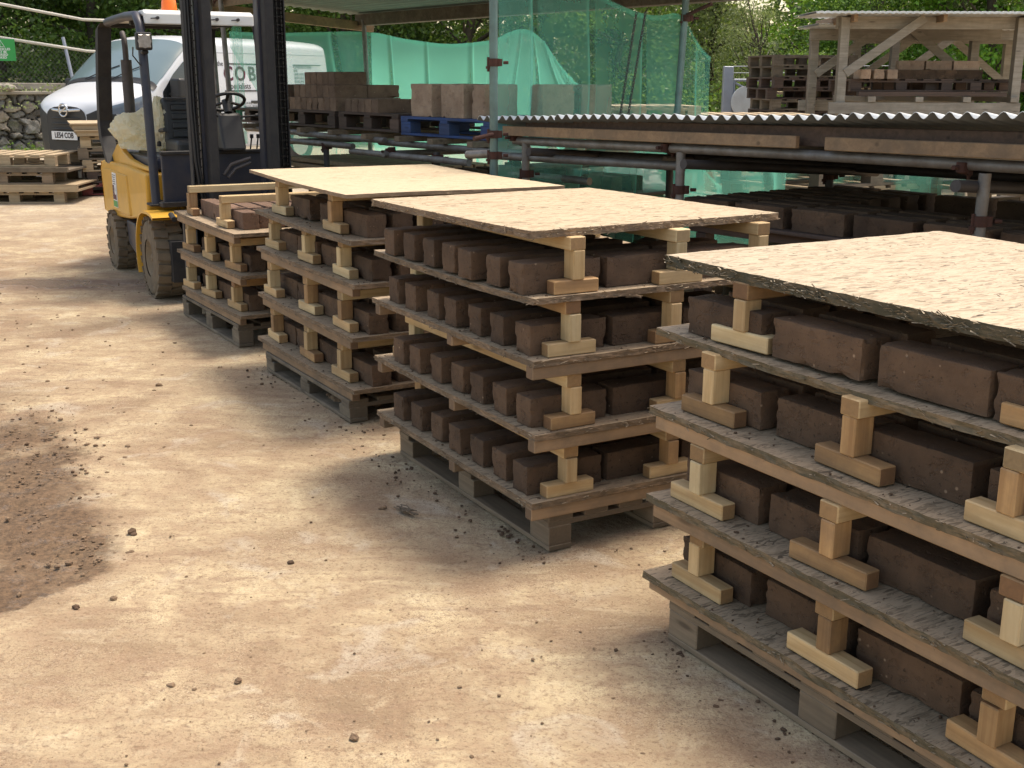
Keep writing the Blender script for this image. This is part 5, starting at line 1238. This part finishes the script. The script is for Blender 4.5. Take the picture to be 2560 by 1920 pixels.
# ================================================================== timber open shelters at the right
def shelter(name, label, x0, x1, y0, y1, zt, base, rail=True, brace=True, two=False):
    r = empty(name, (x0, y0, base), 0, label, 'shelter'); bpy.context.view_layer.update()
    def A(mb_, nm, mat, bev=.003): return sadd(mb_, nm, mat, bev, True, r)
    for x in (x0, x1):
        for y in (y0, y1): b = MB(); b.bar((x, y, base), (x, y, zt - .02 - (.085 if two and y == y1 else 0)), .11, .10, up=(1, 0, 0)); A(b, 'post', 'shed_wood')
    for y in (y0 + .06, y1 - .06):
        b = MB(); dz = -.085 if two and y > y0 + .5 else 0; b.bar((x0 - .08, y, zt - .075 + dz), (x1 + .3, y, zt - .075 + dz), .045, .14); A(b, 'beam', 'shed_wood')
    for x in (x0, (x0 + x1) / 2, x1):
        b = MB(); b.bar((x + .07, y0 - .2, zt - .03), (x + .07, y1 + .2, zt - .03), .045, .09); A(b, 'rafter', 'batten')
    if brace:
        for y in (y0 - .055, y1 - .07): b = MB(); b.bar((x0 + .03, y, zt - .64), (x0 + .90, y, zt - .02), .03, .10); A(b, 'brace', 'shed_wood')
        b = MB(); b.bar((x1 - .9, y1 - .1, zt - .05), (x1 - .05, y1 - .1, zt - .7), .03, .10); A(b, 'brace', 'shed_wood')
    if rail:
        b = MB(); b.bar((x0 - .14, y0 - .065, 1.305), (x1 + .06, y0 - .065, 1.305), .035, .13); A(b, 'rail', 'shed_wood')
        b = MB(); b.bar((x0 - .14, y1 + .065, 1.305), (x1 + .06, y1 + .065, 1.305), .035, .13); A(b, 'rail', 'shed_wood')
        for k in range(4): b = MB(); b.bar((x0 + .35 + .55 * k, y0 - .1, 1.405), (x0 + .35 + .55 * k, y1 + .1, 1.405), .09, .06); A(b, 'joist', 'shed_wood')
        b = MB(); b.bar((x0 + .2, y0 - .02, 1.465), (x1 - .1, y0 - .02, 1.465), .1, .05); A(b, 'deck_board', 'dark_wood'); b = MB(); b.bar((x0 + .2, y1 - .3, 1.465), (x1 - .1, y1 - .3, 1.465), .1, .05); A(b, 'deck_board', 'dark_wood')
    for xa, ya_, yb_, zz_ in (((x0 - .42, y0 - .35, (y0 + y1) / 2 + .1, zt), (x0 - .13, (y0 + y1) / 2, y1 + .45, zt - .085)) if two else ((x0 - .42, y0 - .35, y1 + .4, zt),)):
        b = MB(); n_ = 400; vs = []
        for i in range(n_ + 1):
            x = xa + (x1 + .9 - xa) * i / n_; w = .004 * math.sin(x * 2 * math.pi / .076)
            for y in (ya_, yb_): vs += [(x, y, zz_ + .006 + w), (x, y, zz_ + .030 + w)]
        b.add(vs, [(4 * i, 4 * i + 2, 4 * i + 6, 4 * i + 4) for i in range(n_)] + [(4 * i + 1, 4 * i + 5, 4 * i + 7, 4 * i + 3) for i in range(n_)] + [(4 * i, 4 * i + 4, 4 * i + 5, 4 * i + 1) for i in range(n_)])
        A(b, 'roof_sheet', 'tin_white', 0)
    return r
shelter('timber_shelter', 'open timber shelter with braced posts and white sheet roof at right', 3.80, 5.82, 14.0, 15.35, 2.335, gz(0, 14), two=True)
shelter('timber_shelter', 'second timber shelter glimpsed through the first one at right', 5.15, 7.4, 16.4, 18.2, 2.30, gz(0, 16.5), False)
for i, (x, y) in enumerate(((4.45, 14.5), (5.35, 14.6))):
    use('dark', (x + .1, y + .12, 1.492), .02 * i, f"{['left','right'][i]} dark pallet on the timber shelter platform", 'pallets on the timber shelter')
for i in range(9):
    x = 4.0 + .155 * i + (.1 if i > 4 else 0); ly = 0
    brick(x + .1, 14.2 + (.25 if i > 2 else 0), 1.492 + .145, R(90) if i < 3 else 0.0, f"grey-brown brick, {ordinal(i) if i < 8 else 'ninth'} from the left, on the timber shelter platform", 'bricks on the timber shelter platform', BRP if i < 3 else BR)
for i in range(3): brick(4.75 + .33 * i, 14.5, 1.492 + .25, 0, f"upper brick {ordinal(i)} from the left on the timber shelter platform", 'bricks on the timber shelter platform', BRP)

# ================================================================== steel gate and fences
GT = empty('steel_gate', (3.36, 19, gz(0, 19)), 0, 'blue-grey steel gate post with wire gate leaf and white disc', 'gate'); bpy.context.view_layer.update()
gA = lambda mb_, nm, mat, bev=0: sadd(mb_, nm, mat, bev, True, GT)
b = MB(); b.box((3.38, 19, 1.07), (.15, .15, 1.52)); gA(b, 'gate_post', 'galv', .008)
b = MB(); b.tube([(3.48, 19, 1.62), (6.5, 19.1, 1.62)], .022, 8); b.tube([(3.48, 19, .5), (6.5, 19.1, .5)], .022, 8); b.tube([(3.48, 19, .5), (3.48, 19, 1.62)], .022, 8); b.tube([(3.50, 19, 1.58), (4.3, 19.05, 1.15)], .018, 8); b.tube([(3.50, 19, 1.45), (3.80, 19, 1.02)], .012, 8); gA(b, 'gate_frame', 'galv')
for z_ in (1.83, 1.73):
    b = MB(); b.tube([(3.46, 19, z_), (6.5, 19.1, z_ + .02)], .006, 6); gA(b, 'barbed_wire', 'galv')
def quad_mesh(name, p, q, z0, z1, mat, par=None, z0b=None, z1b=None):
    me = bpy.data.meshes.new(name); z0b = z0 if z0b is None else z0b; z1b = z1 if z1b is None else z1b
    me.from_pydata([(p[0], p[1], z0), (q[0], q[1], z0b), (q[0], q[1], z1b), (p[0], p[1], z1)], [], [(0, 1, 2, 3)])
    L_ = math.hypot(q[0] - p[0], q[1] - p[1]); uv = me.uv_layers.new(name='UVMap')
    for i, c in enumerate(((0, 0), (L_, 0), (L_, z1b - z0b), (0, z1 - z0))): uv.data[i].uv = c
    o = link(name, me, M[mat]); 
    if par: o.parent = par; o.matrix_parent_inverse = par.matrix_world.inverted()
    return o
quad_mesh('wire_mesh', (3.48, 19), (6.5, 19.1), .5, 1.62, 'chainlink', GT)
b = MB(); b.tube([(3.66, 18.96, 1.29), (3.665, 18.94, 1.29)], .24, 28); gA(b, 'disc', 'tin_white')
GT2 = b
b = MB()
for k in range(26): b.box((2.4 + .15 * k, 20.6, .68), (.14, .03, .72 + .02 * (k % 3)))
b.box((4.2, 20.64, .9), (4.0, .04, .08)); tag(b.build('board_fence', M['dark_wood']), 'low dark board fence beyond the yard left of the gate', 'fence')
# rear fence on the stone wall
FE = empty('wire_fence', (-9, 20.9, 1.5), 0, 'chain link fence with pale rails above the stone wall', 'fence'); bpy.context.view_layer.update()
fA = lambda mb_, nm, mat, bev=0: sadd(mb_, nm, mat, bev, True, FE)
b = MB(); b.tube([(-12.5, 19.9, 3.0), (-8.85, 20.75, 2.86), (-7.75, 22.0, 2.64), (-5.8, 24.9, 2.69)], .026, 8); fA(b, 'rail', 'rope')
b = MB(); b.tube([(-12.5, 19.9, 2.38), (-8.85, 20.75, 2.30), (-7.8, 22.2, 2.10), (-5.8, 24.9, 2.0)], .026, 8); fA(b, 'rail', 'rope')
for x0, y0, x1, y1, zz1 in ((-8.10, 21.9, -7.92, 21.75, 2.33), (-11.2, 20.2, -11.2, 20.2, 2.6), (-5.9, 24.9, -5.9, 24.9, 2.6)):
    b = MB(); b.tube([(x1, y1, 1.5), (x0, y0, zz1)], .032, 8); fA(b, 'post', 'galv')
quad_mesh('wire_mesh', (-12.5, 19.95), (-9.1, 20.8), 1.5, 2.38, 'chainlink', FE, 1.5, 2.30); quad_mesh('wire_mesh', (-9.1, 20.8), (-6.0, 24.95), 1.5, 2.30, 'chainlink', FE, 1.5, 2.0)
SG = empty('safety_sign', (-8.80, 20.66, 2.08), R(12), 'green safety sign with white triangle on the left fence', 'sign')
b = MB(); b.box((0, 0, 0), (.62, .006, .36)); b.build('board', M['green_sign'], SG)
TS = Matrix(((1, 0, 0, 0), (0, 0, -1, 0), (0, 1, 0, 0), (0, 0, 0, 1)))
b = MB(); a = .075
tri = [(-a, -.005, .05), (a, -.005, .05), (0, -.005, .05 + a * 1.6)]; b.tube(tri + [tri[0]], .007, 4, False); b.box((0, -.005, .10), (.014, .004, .05)); b.box((0, -.005, .063), (.014, .004, .012)); SGp = b.build('triangle', M['paper'], SG)
for v in SGp.data.vertices: v.co.x += .07
for i, t_ in enumerate(['ALL VEHICLES', 'MUST BE', 'REVERSED', 'PARKED']): text(t_, .052, 'paper', SG, Matrix.Translation((.07, -.0045, .012 - i * .046)) @ TS, bold=.001)

# ================================================================== rubble stone wall (displaced grid, one stone per cell)
def stone_wall():
    A_ = Vector((-12.6, 19.7, 0)); B_ = Vector((-9.2, 20.75, 0)); C_ = Vector((-4.6, 25.2, 0))
    L1, L2 = (B_ - A_).length, (C_ - B_).length; L_ = L1 + L2; nu, nv = int(L_ / .022), 58; z0, z1 = .15, 1.36
    rg = random.Random(4); seeds = []
    y = z0
    while y < z1 + .2:
        h = rg.uniform(.09, .20); x = rg.uniform(-.2, 0)
        while x < L_ + .3: w = rg.uniform(.12, .42); seeds.append((x + w / 2, y + h / 2 + rg.uniform(-.05, .05), rg.random(), w, h)); x += w
        y += h
    sd = np.array(seeds); vs = []; cell = []; gap = []
    T1 = (B_ - A_).normalized(); T2 = (C_ - B_).normalized()
    for i in range(nu + 1):
        u = L_ * i / nu; P = A_ + T1 * u if u < L1 else B_ + T2 * (u - L1); T = T1 if u < L1 else T2; Nn = Vector((T.y, -T.x, 0))
        for j in range(nv + 1):
            z = z0 + (z1 - z0) * j / nv
            uu = u + .09 * mnoise.noise(Vector((u * 6, z * 6, 0))); zz_ = z + .09 * mnoise.noise(Vector((u * 5, z * 5, 7)))
            d = np.hypot((sd[:, 0] - uu) / 1.5, (sd[:, 1] - zz_)); k = np.argpartition(d, 1)[:2]; a, c = sorted(d[k]); kk = k[np.argmin(d[k])]
            e = min(1, (c - a) / .035); g = 1 - e
            out = .09 * (e ** .5) + .07 * sd[kk, 2] + .03 * mnoise.noise(Vector((u * 9, z * 9, 3))) + .012 * mnoise.noise(Vector((u * 30, z * 30, 3)))
            out += (z1 - z) * .10
            vs.append((P.x + Nn.x * out, P.y + Nn.y * out, z)); cell.append(sd[kk, 2]); gap.append(max(0, min(1, g * 1.3 - .2)))
    me = bpy.data.meshes.new('stonework'); me.from_pydata(vs, [], [(i * (nv + 1) + j, (i + 1) * (nv + 1) + j, (i + 1) * (nv + 1) + j + 1, i * (nv + 1) + j + 1) for i in range(nu) for j in range(nv)])
    me.attributes.new('cell', 'FLOAT', 'POINT').data.foreach_set('value', cell); me.attributes.new('gap', 'FLOAT', 'POINT').data.foreach_set('value', gap)
    r = empty('stone_wall', (-9.2, 20.75, 0), 0, 'grey rubble stone retaining wall with concrete coping', 'wall'); bpy.context.view_layer.update()
    o = link('stonework', me, M['stone']); o.parent = r; o.matrix_parent_inverse = r.matrix_world.inverted()
    b = MB(); off = Vector((.0, .0, 0))
    for P, Q, zA, zB in ((A_, B_, 1.50, 1.48), (B_, C_, 1.48, 1.44)):
        b.bar((P.x, P.y + .12, zA), (Q.x, Q.y + .12, zB), .34, .12); 
    b.bar((A_.x, A_.y - .02, 1.38), (B_.x, B_.y - .02, 1.37), .3, .06); b.bar((B_.x + .05, B_.y - .02, 1.37), (C_.x, C_.y - .02, 1.36), .3, .06); sadd(b, 'coping', 'concrete', .012, True, r)
    return r
stone_wall()
rg = random.Random(12); mb = MB()
for i in range(26):
    x = -9.3 + rg.uniform(-.5, .75); r = rg.uniform(.05, .13); y = 20.62 + (x + 9.3) * .45; clod(mb, x, y, 1.44, r, rg)
tag(mb.build('loose_rubble', M['concrete'], fix=False), 'loose pale stones lying on the wall top below the fence', 'rubble', kind='stuff')

# ================================================================== bank, trees, undergrowth
def bz(x, y):
    if x < -4: e = 21.0 + max(0, (x + 9.2)) * .98 if x > -9.2 else 20.75 + (x + 9.2) * .31; base = 1.42
    else: e = 23.5; base = .45
    t = max(0, min(1, (y - e - .2) / (.3 if x < -4 else 4)));
    return .1 + (base - .1) * t + max(0, y - 26) * .055 + .15 * mnoise.noise(Vector((x * .4, y * .4, 0))) * (y > 23)
xs_ = list(np.arange(-60, -16, 4)) + list(np.arange(-16, 16, .5)) + list(np.arange(16, 61, 4)); ys_ = list(np.arange(19.0, 30, .5)) + list(np.arange(30, 120, 6))
vs = [(x, y, bz(x, y) - (.35 if y < 20 else 0)) for y in ys_ for x in xs_]; nx = len(xs_)
me = bpy.data.meshes.new('hill'); me.from_pydata(vs, [], [(j * nx + i, j * nx + i + 1, (j + 1) * nx + i + 1, (j + 1) * nx + i) for j in range(len(ys_) - 1) for i in range(nx - 1)]); me.polygons.foreach_set('use_smooth', [True] * len(me.polygons))
tag(link('hills', me, M['bank']), 'wooded bank rising behind the yard', kind='structure')

def leaf_quads(n, pos, size, seed, up=.3):
    rs = np.random.RandomState(seed)
    a = rs.normal(size=(n, 3)); a /= np.linalg.norm(a, axis=1)[:, None]
    b_ = rs.normal(size=(n, 3)); b_ -= (b_ * a).sum(1)[:, None] * a; b_ /= np.linalg.norm(b_, axis=1)[:, None]
    s = size * rs.uniform(.6, 1.3, n)[:, None]
    v = np.empty((n, 4, 3)); v[:, 0] = pos - a * s; v[:, 1] = pos + b_ * s * .55; v[:, 2] = pos + a * s; v[:, 3] = pos - b_ * s * .55
    return v.reshape(-1, 3)
def leafmesh(name, v):
    n = len(v) // 4; me = bpy.data.meshes.new(name); me.vertices.add(len(v)); me.vertices.foreach_set('co', v.ravel().astype('f'))
    me.loops.add(n * 4); me.loops.foreach_set('vertex_index', np.arange(n * 4, dtype='i')); me.polygons.add(n)
    me.polygons.foreach_set('loop_start', np.arange(0, n * 4, 4, dtype='i')); me.update(); me.validate(); return me
def tree_proto(seed, H, Rr, nleaf, size, mat, clumps=46, low=.12):
    rs = np.random.RandomState(seed); r = empty('tree')
    cz = H * (low + (1 - low) * rs.beta(1.3, 1.25, clumps)); ang = rs.uniform(0, 6.28, clumps)
    prof = np.sin(np.clip((cz / H - low * .5) / (1 - low * .5), 0, 1) ** .8 * math.pi) ** .6
    rad = Rr * prof * rs.uniform(.25, 1, clumps) ** .6
    C = np.stack([rad * np.cos(ang), rad * np.sin(ang), cz], 1); w = rs.uniform(.5, 1.5, clumps); w /= w.sum()
    idx = rs.choice(clumps, nleaf, p=w); spread = rs.uniform(.16, .40, clumps)[idx][:, None] * Rr / 1.6
    d = rs.normal(size=(nleaf, 3)); d *= np.array([1, 1, .62]); pos = C[idx] + d * spread
    link('crown', leafmesh('crown', leaf_quads(nleaf, pos, size, seed)), M[mat], r)
    tk = MB(); rg = random.Random(seed); base_r = H * .02
    pts = [Vector((0, 0, -.4))] + [Vector((rg.gauss(0, .06) * k, rg.gauss(0, .06) * k, H * k / 6)) for k in range(1, 7)]
    tk.tube(pts, [base_r * (1.2 - .17 * k) for k in range(7)], 8)
    link('trunk', tk.mesh('trunk', M['bark'], fix=False), None, r)
    lm = MB()
    for i in range(clumps):
        if i % 2: continue
        c = Vector(C[i]); k = max(.12, min(.9, c.z / H - .18)); p0 = pts[1 + int(k * 5)] ; mid = (p0 + c) / 2 + Vector((0, 0, -.12)) + Vector((rg.gauss(0, .1), rg.gauss(0, .1), 0)); lm.tube([p0, mid, c], [base_r * .35, base_r * .22, base_r * .08], 5)
    link('limbs', lm.mesh('limbs', M['bark'], fix=False), None, r)
    kids(r); return r
TP = {'mid': tree_proto(1, 6.2, 1.9, 17000, .052, 'leaf', 60), 'bright': tree_proto(2, 6.5, 2.1, 20000, .054, 'leaf_bright', 60), 'dark': tree_proto(3, 7.0, 2.2, 19000, .058, 'leaf_dark', 60, low=.2), 'pale': tree_proto(4, 5.8, 1.7, 9000, .045, 'leaf_pale', 70), 'mid2': tree_proto(5, 5.2, 2.0, 17000, .052, 'leaf', 64, .05), 'olive': tree_proto(6, 6.5, 2.2, 16000, .05, 'leaf_pale', 60)}
used = set()
trees = [
 ('dark', -12.6, 24.2, 1.0, 'dark tree above the wall at the far left'), ('dark', -10.6, 25.0, 1.1, 'dark tree right of the safety sign above the wall'), ('mid', -11.4, 26.6, 1.1, 'green tree behind the dark trees at the far left'),
 ('dark', -8.8, 25.8, 1.0, 'dark leafy tree rising behind the leaning fence post'), ('mid2', -9.3, 28.2, 1.2, 'mid green tree glimpsed over the upper fence rail'), ('mid', -7.0, 26.4, 1.05, 'green tree above the left end of the forklift roof'), ('mid2', -5.2, 27.4, 1.1, 'leafy tree behind the orange beacon'),
 ('mid', -3.6, 26.4, 1.0, 'tree framed between the two mast columns'), ('dark', -2.2, 28.0, 1.1, 'darker tree behind the far pole of the shelter'), ('mid', -1.0, 26.2, .95, 'green tree above the netting left of the far beam'), ('olive', .7, 27.0, 1.0, 'olive tree seen over the netting left of the near pole'),
 ('mid2', 1.9, 25.6, .9, 'low leafy tree seen through the near netting'), ('olive', 3.2, 27.2, .95, 'olive tree above the sagging top edge of the near netting'), ('pale', 4.6, 28.4, .85, 'pale thinly leaved tree left of the patch of sky'), ('pale', 5.1, 25.9, .52, 'pale low bushy tree right of the near netting'),
 ('mid', 7.4, 25.6, .62, 'low green tree just behind the steel gate'), ('bright', 8.1, 27.5, 1.0, 'bright green tree rising above the timber shelter eave'), ('bright', 10.3, 26.0, 1.0, 'bright tree behind the middle of the timber shelter'), ('olive', 11.9, 27.6, 1.15, 'olive tree above the timber shelter roof at right'),
 ('mid2', 12.8, 24.6, .9, 'green tree behind the right post of the timber shelter'), ('dark', 9.3, 29.6, 1.1, 'dark tree between the bright trees behind the shelter'), ('mid', 14.6, 27.5, 1.2, 'tall tree at the far right edge'), ('mid2', 6.0, 24.3, .42, 'small bush-like tree beyond the board fence')]
for k, x, y, s, lb in trees:
    pr = TP[k]; o = pr if k not in used else copy_tree(pr); used.add(k)
    o.location = (x, y, bz(x, y) - .1); o.rotation_euler = (0, 0, brng.uniform(0, 6.28)); o.scale = (s, s, s * brng.uniform(.92, 1.06)); tag(o, lb, 'tree', 'trees on the wooded bank')
for k, pr in TP.items():
    if k not in used: [bpy.data.objects.remove(c) for c in list(pr.children)]; bpy.data.objects.remove(pr)
# scrubby undergrowth and the far wood as masses
def mass(name, label, n, size, mat, fn, seed):
    rs = np.random.RandomState(seed); pos = np.array([fn(rs) for _ in range(n)])
    tag(link(name, leafmesh(name, leaf_quads(n, pos, size, seed)), M[mat]), label, 'undergrowth' if 'under' in name else name.replace('_', ' '), kind='stuff')
def ug(rs):
    x = rs.uniform(-17, 18); e = 22.0 if x > -5 else 21.8 + max(0, x + 9.2) * .9; y = e + 1.2 + rs.uniform(0, 3.5) ; h = (1.3 + .8 * mnoise.noise(Vector((x * .6, y * .6, 0)))) * rs.uniform(0, 1) ** .8; return (x, y, bz(x, y) + h)
mass('undergrowth', 'dense scrub and brambles along the foot of the wooded bank', 46000, .048, 'leaf', ug, 1)
def fw(rs):
    x = rs.uniform(-30, 34); y = rs.uniform(33, 39); top = 7.5 + 1.2 * math.sin(x * .7) + .8 * math.sin(x * 1.9 + 1)
    if 5.2 < x < 8.8: top = 1.5 + 1.6 * abs(x - 7.0) + .3 * math.sin(x * 5)
    return (x, y, bz(x, y) + (top) * rs.uniform(0, 1))
mass('distant_wood', 'darker wood filling the bank behind the nearer trees', 80000, .13, 'leaf_dark', fw, 2)
def fw2(rs):
    x = rs.uniform(-30, 34); y = rs.uniform(30.5, 33); return (x, y, bz(x, y) + rs.uniform(0, 3.0 + (1.5 if not 4.6 < x < 7.6 else -1.7)))
mass('distant_wood', 'mid green foliage of the wood behind the nearer trees', 42000, .085, 'leaf', fw2, 3)
def weeds(rs):
    t = rs.uniform(0, 1); x = -12 + 5.2 * t; c = 20.75 + (x + 9.2) * (.31 if x < -9.2 else .96); y = c - .45 - abs(rs.normal(0, .28)); return (x, y, gz(x, y) + abs(rs.normal(0, .075)))
mass('weeds', 'low green weeds growing along the foot of the stone wall', 3200, .03, 'leaf', weeds, 4)
def weeds2(rs):
    x = rs.uniform(-9.9, -7.6); c = 20.75 + (x + 9.2) * (.31 if x < -9.2 else .96); k = rs.randint(0, 5); gx = -9.6 + .45 * k; x = gx + rs.normal(0, .13); return (x, c + rs.normal(-.1, .08), 1.40 + abs(rs.normal(0, .07)) - (.3 * (rs.rand() < .3)))
mass('weeds', 'tufts of yellow-green weeds sprouting from the wall top', 420, .03, 'leaf_pale', weeds2, 5)
